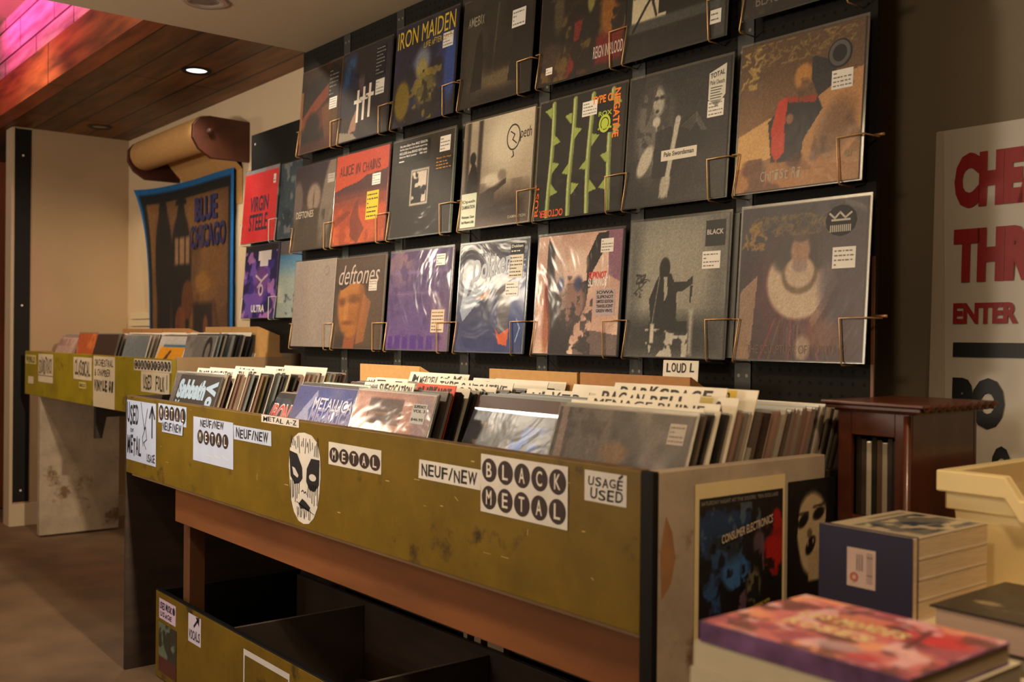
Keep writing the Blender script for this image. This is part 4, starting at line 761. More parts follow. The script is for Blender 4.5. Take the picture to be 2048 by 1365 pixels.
# second stack
a = Art((50, 56, 70), 96, 6, 33).vgrad((40, 52, 70), (70, 64, 60)).mot(5, (90, 90, 96), .5, .7, .7).poly([(.1, .3), (.3, .4), (.1, .7)], (110, 100, 90)).poly([(.4, .35), (.6, .45), (.3, .8)], (120, 112, 100), .7)
o = front_rec(.705, -.605, .63, 28, 'slate record sleeve with red and white jagged lettering in the second stack', a, (80, 96, 116), texts=[('IRON MAIDEN', .03, .06, 1.0, .30, (206, 196, 190), {'bold': .05}), ('IRON MAIDEN', .04, .072, .99, .288, (190, 48, 44), {'bold': .01})])
o2 = [c for c in o.children if c.name.startswith('lettering')]; o2[1].location.y = -.0006
stack(.705, -.605, -.26, .640, 28, .0135, 'the second near-bin stack', 42, dividers=[
    D(3, 'INTEGRITY', .04, .016, 'first', span=(.25, .95)), D(9, 'GHOST', .03, .028, 'second', span=(.3, .95)), D(10, 'EXHUMED', .05, .022, 'third'), D(15, 'GEEZER', .03, .040, 'fourth'), D(18, 'OF', .04, .046, 'fifth', span=(.1, .7)), D(22, 'GOJIRA', .02, .040, 'sixth')])
# third stack
a = Art((96, 92, 132), 112, 6, 34).vgrad((70, 76, 140), (112, 98, 126)).ell(.6, .16, .34, .12, (60, 80, 160), .8, .8).mot(3, (110, 100, 136), .45, .7, .6)
a.poly([(.0, .40), (.34, .03), (.37, .09), (.28, .20), (.32, .28), (.06, .42)], (156, 158, 190), .9).poly([(.94, .05), (1, .12), (.98, .30), (.90, .22)], (150, 154, 188), .9)
for k in range(6): a.line([(.38+.09*k, .28), (.32+.115*k, .42)], .012, (160, 160, 192), .7)
o = front_rec(1.100, -.692, ZF, 20, 'violet blue record sleeve with silver three-dimensional lettering in the third stack', a, (120, 116, 150), texts=[('METALLICA', .34, .09, .95, .19, (182, 184, 210), {'bold': .02, 'slope': -.01}), ('METALLICA', .33, .17, .97, .31, (134, 132, 174), {'bold': .04, 'slope': -.01})])
o2 = [c for c in o.children if c.name.startswith('lettering')]; o2[0].location.y = -.0006
stack(1.100, -.692, -.27, ZF, 20, .0135, 'the third near-bin stack', 43, ups=1.35, dividers=[
    D(2, 'METALLICA', .09, .012, 'first', span=(.1, .72), bold=.008), D(7, 'MUNICIPAL', .17, .020, 'second', w=.20), D(9, 'T-1', .17, .034, 'third', w=.21), D(14, 'KREATOR', .0, .028, 'fourth', w=.20), D(19, 'MERCYFUL FATE', .16, .046, 'fifth', w=.26, bold=.005), D(22, 'MELVINS', .30, .034, 'sixth', w=.20, bold=.012), D(25, 'MAYHEM', .0, .044, 'seventh', w=.28)])
# fourth stack
a = Art((186, 150, 140), 112, 7, 35).mot(3, (172, 120, 104), .45, .65, .8).rect(.80, 0, 1, 1, (134, 118, 130), .06, .7).rect(.20, .05, .64, .24, (98, 72, 68), .01).mot(14, (158, 124, 114), .5, .6, .7, box=(.21, .15, .63, .235)).rect(.0, .0, 1, .03, (160, 126, 118), .02, .8)
o = front_rec(1.432, -.699, ZF, 18, 'shiny pinkish record sleeve with a small dark square picture in the fourth stack', a, (190, 176, 166), w=.322, cover=COVERW)
price(o, .322, .315, .76, .07, .93, .21, 'price_sticker', (166, 166, 164), (36, 34, 34), 4, 3, ['SLIPKNOT', 'VOL 3', '', '$46.95'])
stack(1.432, -.699, -.27, ZF, 18, .0125, 'the fourth near-bin stack', 44, ups=1.35, pal=(1, 2, 7, 10, 10, 8, 6, 11, 0, 10), dividers=[
    D(2, 'SUFFOCATION', .05, .030, 'first', span=(.05, .96), w=.15, bold=.02), D(4, 'SLIPKNOT', .165, .028, 'second', (210, 74, 38), w=.15, look='orange hand lettered', bold=.05, span=(.04, .92)), D(7, '', .16, .020, 'third', look='blank white'), D(13, 'SUNN O)))', .03, .022, 'fourth', bold=.03), D(17, 'TYPE O NEGATIVE', .02, .032, 'fifth', bold=.01, span=(.04, .94)), D(24, 'S', .03, .036, 'sixth', span=(.1, .3)), D(29, 'T', .05, .030, 'seventh', span=(.1, .3))])
# fifth stack
a = Art((48, 46, 58), 112, 7, 36).vgrad((40, 42, 58), (58, 56, 62)).rect(0, 0, 1, .07, (60, 66, 84), .02).mot(6, (150, 132, 122), .50, .62, .9, box=(0, .08, 1, 1)).mot(7, (60, 100, 176), .52, .62, .9, box=(.42, .08, .82, .9)).ell(.60, .30, .10, .14, (84, 140, 220), .9, .8).mot(13, (20, 20, 28), .5, .58, .8, box=(0, .05, 1, 1))
o = front_rec(1.79, -.668, .655, 26, 'cloudy blue and brown record sleeve in the fifth stack', a, (96, 110, 124), cover=COVERM)
for k in (1, 2, 3): front_rec(1.795+.004*k, -.668+.012*k, .655+.002*k, 26, '%s cloudy plastic sleeve top just behind the cloudy blue sleeve' % ('first', 'second', 'third')[k-1], Art((120, 128, 128), 16, 4, 50+k), (130, 140, 140), w=.320)
stack(1.79, -.625, -.25, ZF, 20, .0125, 'the fifth near-bin stack', 45, ups=1.35, dividers=[
    D(3, 'BRUJERIA', .13, .006, 'first', field=(0, .28, (44, 50, 80)), span=(.42, .96), w=.19), D(10, 'ULVER', .0, .026, 'second', span=(.1, .9), w=.20, bold=.012, hh=.027), D(12, 'DOOM', .06, .024, 'third', w=.20, span=(.5, .95), bold=.03), D(17, 'CEMETARY', .06, .034, 'fourth', w=.25, span=(.4, .9), bold=.006), D(21, 'VENOM', .0, .036, 'fifth', span=(.1, .5)), D(24, 'WITCHERY', .0, .040, 'sixth', field=(.3, .6, (60, 54, 70)))])
# sixth stack, nearest the end panel
a = Art((92, 82, 78), 112, 7, 37).mot(4, (54, 47, 46), .46, .56, .9).mot(5, (160, 142, 122), .52, .62, .9, box=(.28, 0, .85, .35)).mot(9, (64, 50, 42), .52, .58, .8).mot(3, (124, 106, 112), .52, .64, .7).ell(.50, .24, .10, .06, (130, 98, 60), .6, .8).poly([(.03, 0), (.08, 0), (.14, 1), (.06, 1)], (140, 120, 110), .8)
o = front_rec(2.140, -.698, ZF+.004, 19, 'smoky grey brown record sleeve at the right end of the near bin', a, (124, 112, 106), w=.322, cover=COVERW)
price(o, .322, .315, .85, .05, .96, .16, bg=(170, 158, 146), seed=41)
stack(2.140, -.698, -.25, ZF+.002, 20, .0120, 'the sixth near-bin stack', 46, w=.314, flap=.003, ups=1.5, pal=(2, 3, 6, 11, 11, 9, 3, 0, 1, 6, 8, 2), dividers=[
    D(2, 'MARDUK', -.004, .020, 'first', span=(.05, .50), bold=.006), D(4, 'MENAGE RUINE', .0, .032, 'second', type=1, span=(.06, .9), hh=.016), D(6, 'PAGAN BELL', .01, .046, 'third', bold=.02, w=.25), D(8, 'MGLA', .10, .040, 'fourth', field=(.0, .75, (206, 190, 110)), w=.22, bold=.03), D(10, 'DARKSPACE', .0, .060, 'fifth', bold=.03, w=.27), D(13, 'XASTHUR', .09, .058, 'sixth', field=(.24, .80, (216, 186, 60)), span=(.28, .76), w=.22, bold=.02), D(5, 'IMMORTAL', .13, .010, 'seventh', field=(0, .3, (40, 44, 76)), w=.19, span=(.35, .95)), D(30, 'A-Z', .11, .014, 'eighth', span=(.1, .55), bold=.01, w=.20)])
# cardboard record boxes at the back of the near bin
def rec_box(x0, w, y0, d, z0, ztop, label, drop=.05, m=CARD, h0=.32):
    t = thing('cardboard_box', label, 'cardboard box', (x0, y0, z0), (0, 0, 0), 'cardboard record boxes behind the stacks'); H = ztop-z0
    MB().box(0, w, 0, .004, 0, H).build('front_wall', m, t, bevel=.0012)
    for x in (0, w-.004):
        p = [(x, .0042, 0), (x, .0042, H), (x, d, H-drop), (x, d, 0)]; MB().prism(p, (.004, 0, 0)).build('side_wall', m, t)
    MB().box(.0042, w-.0042, d-.004, d, 0, H-drop).build('back_wall', m, t)
    MB().add([(.0042, .0045, H-.012), (w-.0042, .0045, H-.012), (w-.0042, d-.0045, H-drop-.01), (.0042, d-.0045, H-drop-.01)], [(0, 1, 2, 3)]).build('lid_flap', m, t)
    return t
rec_box(.790, .325, -.222, .10, .646, 1.008, 'cardboard box behind the third stack of the near bin')
rec_box(1.440, .335, -.222, .10, .646, 1.012, 'cardboard box behind the fourth and fifth stacks of the near bin')
rec_box(1.785, .335, -.222, .10, .646, 1.013, 'cardboard box behind the sixth stack of the near bin', m=CARDD)
t = thing('divider_card', 'small white divider card sticking up behind the rightmost cardboard box', 'divider card', (1.925, -.115, .70), (-rad(4), 0, 0), 'divider cards in the record bins')
MB().box(0, .105, 0, .0015, 0, .345).build('card', DIVC, t); b = MB(); hand(b, 'LOUD L', .01, .318, .095, .340, -.0008, 0, 3, .02); b.build('lettering', ink((30, 27, 27)), t)
# ------------------------------------------------------------------ posters on the end panel
POST = cover_mat('printed poster', .5, .5, .1, 5.0, .3)
xe = 2.4885
t = thing('poster', 'collage poster of blue and red shapes with a cream border on the bin end panel', 'poster', (xe, -.628, .590), (0, 0, rad(90)))
MB().box(0, .226, -.0, -.0012, 0, .277).build('border', mat('cream card', (216, 196, 148), .6, .05, 20), t)
a = Art((26, 24, 30), 128, 6, 61).mot(6, (44, 74, 116), .5, .6, .9, box=(0, .05, .6, 1)).ell(.42, .50, .15, .12, (70, 118, 170), .3).ell(.14, .60, .11, .14, (50, 62, 96), .4).ell(.18, .82, .10, .07, (54, 92, 124), .35).ell(.18, .82, .04, .03, (20, 20, 30), .4).ell(.30, .34, .2, .1, (50, 66, 80), .6, .8)
a.mot(7, (150, 36, 32), .5, .58, 1, box=(.74, .1, 1, .58)).ell(.90, .42, .12, .11, (176, 40, 34), .35).ell(.92, .2, .06, .07, (170, 38, 34), .4).poly([(.38, .62), (.80, .50), (.96, .66), (.9, .95), (.3, .98)], (20, 18, 22)).ell(.64, .62, .09, .12, (140, 130, 104), .5, .8).mot(12, (20, 20, 24), .5, .6, .8, box=(.4, .45, .9, .95)).poly([(.48, .66), (.54, .62), (.52, .84), (.44, .82)], (110, 84, 104)).ell(.70, .34, .07, .08, (120, 96, 108), .5, .8).ell(.40, .93, .04, .04, (160, 150, 100), .4)
a.poly([(.24, .27), (.88, .17), (.89, .225), (.25, .325)], (22, 18, 20))
a.mot(14, (96, 120, 132), .58, .62, .8, box=(.02, .06, .72, .26)).mot(10, (58, 96, 140), .55, .6, .8, box=(.02, .25, .5, 1)).mot(12, (16, 15, 20), .55, .6, .8, box=(0, .3, .7, 1)).line([(.74, .30), (.76, .52)], .02, (110, 100, 108), .8).poly([(.50, .70), (.56, .66), (.52, .88), (.42, .90)], (104, 80, 98))
a.mesh('print', .210, .248, POST, t, y=-.0020, x0=.009, z0=.006)
b = MB(); text(b, 'CONSUMER ELECTRONICS', .062, .178, .192, .192, -.0028, 0, .02, 0, 0, .022); b.build('lettering', ink((196, 176, 156)), t)
b = MB()
for k, s in enumerate(('AN EVENING WITH', 'LIVE ELECTRONICS', 'GUESTS', 'TICKETS')): text(b, s, .135+.012*(k > 1), .062-.010*k, .185-.010*(k > 1), .068-.010*k, -.0028, 0, .01, 0, 0, .008)
b.build('lettering', ink((196, 176, 70)), t)
b = MB(); text(b, 'SATURDAY NIGHT AT THE DOORS  TEN DOLLARS', .012, .243, .205, .249, -.0028, 0, .0); b.build('lettering', ink((150, 140, 130)), t)
t = thing('poster', 'black poster of a white painted face with an open mouth on the bin end panel', 'poster', (xe, -.392, .560), (0, 0, rad(90)))
MB().box(0, .150, -.0, -.001, 0, .292).build('sheet', BLACK, t)
a = Art((24, 22, 20), 96, 6, 62).ell(.45, .28, .30, .20, (196, 178, 146), .2).ell(.42, .36, .22, .20, (196, 178, 146), .2).rect(.38, .42, .60, .62, (186, 168, 136), .03).ell(.28, .24, .10, .035, (22, 20, 18), .4, 1, -14).ell(.57, .21, .11, .035, (22, 20, 18), .4, 1, -8).line([(.18, .20), (.38, .195)], .012, (40, 34, 28)).line([(.46, .17), (.68, .155)], .012, (40, 34, 28)).ell(.40, .32, .05, .03, (90, 76, 60), .5, .7).ell(.42, .39, .10, .045, (26, 20, 18), .3, 1, -20).rect(.36, .365, .38, .39, (190, 176, 150), .01).rect(.46, .355, .48, .38, (190, 176, 150), .01).rect(.36, .60, .62, .63, (24, 22, 20), .02).poly([(.0, .05), (.22, .1), (.12, .55), (.2, .9), (0, .9)], (22, 20, 18)).poly([(.74, .1), (1, 0), (1, .7), (.8, .6), (.68, .35)], (24, 22, 20)).mot(16, (176, 166, 140), .56, .6, 1, box=(.2, .86, .8, 1))
a.mesh('print', .150, .292, POST, t, y=-.0016)
# ------------------------------------------------------------------ low crate on the floor
t = thing('record_crate', 'low yellow fronted record crate on the floor under the near bin', 'crate', (.28, 0, 0)); CR = t
cb = lambda nm, m, *q, bv=.0015: MB().box(*q).build(nm, m, t, bevel=bv)
cb('front_panel', YEL, 0, 2.1, -.662, -.647, .005, .276)
cb('side_panel', BLACK, 0, .014, -.6465, -.16, .005, .276); cb('side_panel', BLACK, 2.086, 2.1, -.6465, -.16, .005, .276)
cb('back_panel', DARKW, 0.0145, 2.0855, -.175, -.16, .005, .262)
cb('crate_floor', mat('crate floor', (88, 74, 62), .7, .2, 5), .0145, 2.0855, -.6465, -.1755, .005, .02)
cb('front_rim', BLACK, 0, 2.1, -.6625, -.6465, .2765, .280)
for x in (.46, 1.10, 1.62): cb('partition', mat('partition board', (92, 80, 70), .7, .2, 6), x, x+.012, -.6465, -.1755, .0205, .25)
def on_crate(nm, m, x0, z1, x1, z0, fn=None, mats=None):
    q = MB().rect(x0-.28, z0, x1-.28, z1, -.6628).build(nm, m, CR)
    if fn: b = MB(); fn(b, x0-.28, z0, x1-.28, z1, -.6634); b.build('lettering', mats or ink((44, 36, 60)), q)
def c1(b, x0, z0, x1, z1, y):
    hand(b, 'USED MUSIC', x0+.006, z0+.032, x1-.03, z1-.008, y, 0, 3, .02); hand(b, 'USAGE', x0+.01, z0+.008, x1-.03, z0+.024, y, 0, 5, .02); b.ell(x1-.016, z1-.02, .010, .012, y)
on_crate('paper_label', mat('pink paper', (206, 184, 214), .6, .05, 12), .312, .258, .452, .195, c1)
def c2(b, x0, z0, x1, z1, y):
    hand(b, 'VOCALS', x0+.006, z0+.012, x1-.006, z0+.042, y, 0, 7, .02); b.stroke([(x0+.045, z0+.052), (x0+.075, z0+.076)], .008, y).add([(x0+.058, y, z0+.082), (x0+.082, y, z0+.058), (x0+.085, y, z0+.085)], [(0, 1, 2)])
on_crate('paper_label', mat('lilac paper', (204, 200, 224), .6, .05, 12), .552, .262, .648, .178, c2)
Art((40, 52, 44), 48, 6, 63).mot(5, (120, 140, 120), .52, .6, .9).rect(0, .68, 1, 1, (96, 34, 32), .02).mesh('picture_card', .148, .155, POST, CR, y=-.6632, x0=.312-.28, z0=.028)
m = MB()
for q in ((.66, .232, .93, .248), (.66, .06, .668, .232), (.922, .06, .93, .232), (.66, .052, .93, .06)): m.rect(q[0], q[1], q[2], q[3], -.6628)
m.build('white_outline', mat('white tape', (200, 200, 206), .5, .05, 12), CR)
for k, (x, w) in enumerate(((1.235, .018), (1.285, .03), (1.345, .07))):
    tag(MB().box(x, x+w, -.146, -.124, 0, .42).build('pale_board', mat('pale slat', (160, 140, 116), .7, .15, 9), bevel=.001), 'narrow pale wooden board standing under the near bin, %s of three' % ('leftmost', 'middle', 'rightmost')[k], 'board', 'boards under the near bin')
# ------------------------------------------------------------------ the far record bin
fb = thing('record_bin', 'far yellow fronted record bin against the back wall at left', 'record bin', (-2.6, 0, 0))
fx = lambda nm, m, *b, bv=.0015: MB().box(b[0]+2.6, b[1]+2.6, *b[2:]).build(nm, m, fb, bevel=bv)
FY = -.36
fx('front_panel', YELF, -2.6, -.40, FY, FY+.018, .757, .995)
fx('side_panel', TANW, -.418, -.40, FY+.0185, .148, .757, 1.003)
fx('side_panel', TANW, -2.6, -2.582, FY+.0185, .148, .757, .995)
fx('back_panel', DARKW, -2.5815, -.4185, .13, .148, .757, .995)
fx('bin_floor', TANW, -2.5815, -.4185, FY+.0185, .1295, .757, .772)
fx('leg_panel', WHITEW, -2.345, -2.30, FY+.004, .06, .012, .7565)
fx('leg_panel', TANW, -.55, -.50, FY+.02, .06, .0, .7565)
MB().prism([(-1.47+2.6, -.33, .7565), (-1.47+2.6, -.05, .7565), (-1.47+2.6, -.05, .70), (-1.47+2.6, -.28, .70), (-1.47+2.6, -.30, .60), (-1.47+2.6, -.33, .60)], (.03, 0, 0)).build('shelf_bracket', mat('iron', (44, 38, 32), .5, .2, 9), fb)
tag(MB().box(-2.07, -1.76, .02, .22, .0, .30).build('wooden_box', APRW, bevel=.003), 'small brown wooden box on the floor under the far bin', 'box')
def far_label(x0, z1, x1, z0, fn=None, m=PAPER, mats=None):
    q = MB().rect(x0+2.6, z0, x1+2.6, z1, FY-.0008).build('paper_label', m, fb)
    if fn: b = MB(); fn(b, x0+2.6, z0, x1+2.6, z1, FY-.0016); b.build('lettering', mats or ink((52, 44, 38)), q)
WP = mat('old paper', (206, 192, 166), .65, .06, 12)
far_label(-2.59, .975, -2.37, .925, lambda b, x0, z0, x1, z1, y: hand(b, 'WORLD', x0+.02, z0+.008, x1-.02, z1-.008, y, 0, 2), mat('yellow paper', (196, 180, 110), .65, .06, 12))
far_label(-2.53, .858, -2.42, .818, None, WP)
far_label(-2.325, .984, -2.045, .835, lambda b, x0, z0, x1, z1, y: (hand(b, 'SOUNDTRACK', x0+.015, z0+.045, x1-.015, z1-.018, y, 0, 4, .0), b.rect(x0, z0+.034, x1, z0+.037, y)), WP)
far_label(-1.69, .980, -1.405, .873, lambda b, x0, z0, x1, z1, y: hand(b, 'CLASSICAL', x0+.02, z0+.018, x1-.02, z1-.012, y, 0, 5), WP)
far_label(-1.60, .862, -1.49, .832, lambda b, x0, z0, x1, z1, y: hand(b, 'SINGLES', x0+.008, z0+.006, x1-.008, z1-.006, y, 0, 6), mat('yellow paper', (196, 180, 110), .65, .06, 12))
far_label(-1.380, .990, -1.075, .758, lambda b, x0, z0, x1, z1, y: (hand(b, 'ORCHESTRAL', x0+.02, z1-.045, x1-.02, z1-.012, y, 0, 8, .0), hand(b, '& CHAMBER', x0+.02, z1-.090, x1-.06, z1-.056, y, 0, 9, .0), hand(b, 'VINYLE $1', x0+.015, z0+.072, x1-.015, z0+.128, y, 0, 10, .05)), WP)
far_label(-.830, .990, -.405, .941, lambda b, x0, z0, x1, z1, y: circles(['COUNTRYFOLK'], b, x0+.005, z0+.002, x1-.005, z1-.002, y, .46), WP, CIR)
far_label(-.745, .940, -.425, .855, lambda b, x0, z0, x1, z1, y: (hand(b, 'USED', x0+.03, z0+.012, x0+.13, z1-.01, y, 0, 12), hand(b, 'FOLK', x0+.17, z0+.012, x0+.27, z1-.01, y, 0, 13), b.stroke([(x0+.295, z0+.02), (x0+.295, z1-.01)], .006, y)), WP)
FZ = .785
def far_front(x0, yb, lean, label, art, edge, w=.315, texts=()): return front_rec(x0, yb, FZ, lean, label, art, edge, w, .315, texts, COVERM)
far_front(-2.49, -.325, 24, 'pale pink record sleeve at the left end of the far bin', Art((186, 160, 150), 48, 6, 71).rect(0, .04, 1, .16, (160, 130, 126), .02).rect(.45, 0, .52, .16, (196, 170, 160)).mot(4, (200, 178, 164), .5, .7), (170, 140, 130))
far_front(-2.17, -.25, 10, 'orange record sleeve in the far bin', Art((190, 106, 56), 48, 7, 72).mot(5, (214, 134, 78), .55, .7).rect(.55, .40, .68, .5, (214, 150, 100), .04), (150, 80, 50))
stack(-2.49, -.325, .02, FZ, 20, .018, 'the first far-bin stack', 51, pal=(3, 6, 9, 11), dividers=())
stack(-2.17, -.25, .02, FZ, 14, .02, 'the second far-bin stack', 52, pal=(0, 1, 4, 8))
stack(-1.84, -.30, .0, FZ, 16, .015, 'the third far-bin stack', 53, pal=(0, 1, 2, 6, 8, 10, 8), dividers=[D(6, '', .0, .010, 'first', look='cream'), D(11, 'B', .02, .020, 'second', span=(.1, .2))])
far_front(-1.43, -.27, 15, 'grey blue record sleeve in the far bin', Art((118, 128, 130), 48, 6, 73).mot(3, (132, 140, 140), .45, .7).rect(.86, .35, .93, .55, (196, 196, 186), .02), (190, 180, 160))
stack(-1.43, -.27, -.02, FZ, 16, .015, 'the fourth far-bin stack', 54, pal=(1, 6, 6, 10, 3), dividers=[D(5, 'C', .02, .018, 'first', span=(.1, .2)), D(10, 'D', .02, .026, 'second', span=(.1, .2)), D(14, 'E', .02, .030, 'third', span=(.1, .2))])
far_front(-1.05, -.26, 18, 'yellow and white record sleeve in the far bin', Art((214, 200, 170), 56, 5, 74).rect(0, .0, 1, .12, (206, 206, 200), .01).rect(.2, .12, 1, .155, (60, 130, 160), .01).poly([(.1, .17), (1, .16), (1, .6), (0, .6)], (230, 170, 26)).poly([(.1, .5), (.5, .2), (.56, .22), (.3, .5)], (110, 70, 50)), (226, 216, 196))
stack(-1.05, -.26, -.02, FZ, 18, .015, 'the fifth far-bin stack', 55, pal=(6, 6, 9, 3), dividers=[D(3, '', .02, .014, 'first', look='blank white'), D(6, 'F', .02, .022, 'second', span=(.1, .2)), D(9, '', .02, .030, 'third', look='blank white'), D(12, 'G', .03, .034, 'fourth', span=(.1, .2))])
o = far_front(-.745, -.245, 15, 'grey record sleeve with a dark oval emblem at the right end of the far bin', Art((126, 122, 116), 64, 6, 75).mot(4, (150, 144, 136), .5, .68).ell(.80, .22, .13, .20, (40, 36, 36), .15).ell(.80, .22, .07, .12, (130, 120, 112), .2), (150, 146, 140))
stack(-.745, -.245, -.0, FZ, 15, .012, 'the sixth far-bin stack', 56, pal=(1, 3, 10, 0, 9, 1), dividers=[D(12, 'H', .02, .024, 'first', span=(.1, .2)), D(15, '', .0, .020, 'second', look='blank white'), D(18, 'FOLK MIX', .03, .030, 'third', span=(.3, .9))])
for x, w, l in ((-2.14, .29, 'leftmost'), (-1.84, .29, 'second from left'), (-1.54, .33, 'middle')): rec_box(x, w, .02, .09, .773, 1.122, 'brown cardboard box at the back of the far bin, %s of five' % l, .03, CARDD)
rec_box(-.955, .28, .0, .11, .773, 1.128, 'cardboard box at the back of the far bin, fourth from left', .04); rec_box(-.668, .26, .0, .11, .773, 1.128, 'cardboard box at the back of the far bin, nearest the pegboard', .04)
# ------------------------------------------------------------------ table with books at the right front
t = thing('table', 'table standing past the near bin under the stacked books', 'table', (2.6375, -.532, 0))
MB().box(0, 1.0, 0, .72, .665, .70).build('table_top', mat('cream laminate', (206, 190, 150), .5, .05, 6), t, bevel=.003)
for x, y in ((.06, .04), (.95, .04), (.06, .68), (.95, .68)): MB().box(x-.022, x+.022, y-.022, y+.022, 0, .6648).build('leg', DARKW, t, bevel=.003)
tag(MB().box(2.834, 3.092, -1.032, -.625, 0, .70).build('display_plinth', mat('white plinth', (204, 192, 166), .5, .05, 6), bevel=.003), 'white plinth carrying the white books and the pink book', 'plinth')
# dark cabinet of discs
t = thing('disc_cabinet', 'dark red wooden disc cabinet with a carved top at the end of the near bin', 'cabinet', (2.500, -.265, 0))
w, d, H = .134, .225, .988
MB().box(0, w, d-.008, d, 0, .97).build('back_panel', REDW, t); MB().box(.0, .010, .010, d-.0085, 0, .97).build('side_panel', REDW, t); MB().box(w-.010, w, .010, d-.0085, 0, .97).build('side_panel', REDW, t, bevel=.002)
f = MB().box(0, .026, 0, .0098, 0, .97).box(w-.026, w, 0, .0098, 0, .97).box(.026, w-.026, 0, .0098, .93, .97).box(.026, w-.026, 0, .0098, .0, .79); f.build('face_frame', REDW, t, bevel=.001)
MB().box(.0105, w-.0105, .0105, d-.0085, .778, .79).build('shelf', REDW, t)
tp = MB(); tp.box(-.024, w+.036, -.020, d+.01, .982, .988).box(-.018, w+.028, -.014, d+.006, .974, .982).box(-.006, w+.014, -.006, d, .9702, .974); tp.build('moulded_top', REDW, t, bevel=.0025)
for k in range(9): MB().tube([(w+.028, -.006+.026*k, .978), (w+.036, .006+.026*k, .984), (w+.028, .018+.026*k, .978)], .005, 8).build('carved_scallop', REDW, t, smooth=True)
MB().tube([(w-.002, -.003, 0.0), (w-.002, -.003, .968)], .006, 10).build('corner_bead', REDW, t, smooth=True)
r = random.Random(77); dcol = [(40, 34, 30), (60, 52, 44), (176, 168, 150), (30, 28, 26), (84, 64, 48), (150, 140, 124), (52, 44, 50), (36, 40, 44)]
for k in range(8):
    o = MB().box(0, .0092, 0, .125, 0, .136-.004*(k % 3)).build('disc_case', mat('disc_case_%d' % k, dcol[k], .3, .1, 20, coat=.5), bevel=.0006, loc=(2.500+.0275+.0100*k, -.252, .7904))
    tag(o, '%s disc case spine in the cabinet, %s from the left' % (['black', 'brown grey', 'white', 'jet black', 'brown', 'pale grey', 'plum', 'slate'][k], ORD[k]), 'disc case', 'disc cases in the cabinet')
# white sign on the wall
sg = thing('shop_sign', 'large white shop sign with red and black capitals standing at the right', 'sign', (2.397, .215, .700), (-rad(2), 0, 0))
SGW = mat('sign white', (198, 190, 176), .5, .04, 5)
MB().box(.0, 1.3, 0, .012, 0, .842).build('sign_board', SGW, sg, bevel=.001)
MB().prism([(.0, -.0012, 0), (.045, -.0012, 0), (.016, -.0012, .84), (.0, -.0012, .84)], (0, -.0008, 0)).build('edge_fold', mat('sign edge', (186, 172, 154), .5, .04, 5), sg)
RED = ink((150, 16, 18)); BLK = ink((18, 20, 22)); q = lambda z: z-.705
b = MB(); text(b, 'CHEAP', .044, q(1.376), .272, q(1.492), -.003, 0, .07); text(b, 'THRILLS', .046, q(1.220), .335, q(1.334), -.003, 0, .07); text(b, 'ENTER', .049, q(1.135), .184, q(1.178), -.003, 0, .05); b.build('red_lettering', RED, sg)
b = MB(); b.rect(.051, q(1.066), .62, q(1.096), -.003); text(b, 'BO', .052, q(.920), .162, q(1.024), -.003, 0, .08); text(b, 'O', .138, q(.80), .178, q(.888), -.003, 0, .06); b.build('black_lettering', BLK, sg)
# white tub
t = thing('storage_tub', 'cream plastic storage tub at the right edge behind the books', 'tub', (2.702, -.258, .70))
W_, Dp, H = .42, .34, .186
dip = [(W_+.016, H), (W_-.10, H), (W_-.125, H-.034), (.118, H-.034), (.094, H), (-.016, H)]
tb = MB()
tb.prism([(x, .006, z) for x, z in [(.022, 0), (W_-.022, 0), (W_-.004, .15)] + [(min(max(x, .004), W_-.004), z) for x, z in dip] + [(.004, .15)]], (0, -.006, 0))
tb.prism([(.022, .0065, 0), (.004, .0065, .15), (.004, .0065, H), (.010, .0065, H), (.010, .0065, .15), (.028, .0065, 0)], (0, Dp-.013, 0)); tb.prism([(W_-.022, .0065, 0), (W_-.004, .0065, .15), (W_-.004, .0065, H), (W_-.010, .0065, H), (W_-.010, .0065, .15), (W_-.028, .0065, 0)], (0, Dp-.013, 0))
tb.box(.004, W_-.004, Dp-.006, Dp, .0, H).box(.028, W_-.028, .0065, Dp-.0065, 0, .006); tb.build('tub_body', IVORY, t, bevel=.002)
lp_ = MB(); lp_.prism([(x, -.0005, z) for x, z in dip] + [(x, -.0005, z-.034) for x, z in reversed(dip)], (0, -.0155, 0))
lp_.box(-.016, .0035, 0, Dp, H-.034, H).box(W_-.0035, W_+.016, 0, Dp, H-.034, H).box(-.016, W_+.016, Dp+.0005, Dp+.016, H-.034, H)
lp_.box(-.006, W_+.006, -.006, -.0005, H-.062, H-.0345).box(-.006, .0, -.006, Dp, H-.062, H-.0345); lp_.build('rim', IVORY, t, bevel=.003)
for k in range(3):
    tag(MB().box(0, .005, 0, .27, 0, .185).build('filed_card', [CARD, PAPER, mat('olive card', (110, 104, 40), .6, .1, 9)][k], loc=(2.80+.05*k, -.215, .709), bevel=.001), '%s card filed on edge inside the cream tub' % ['tan', 'white', 'olive green'][k], 'card', 'cards in the tub')
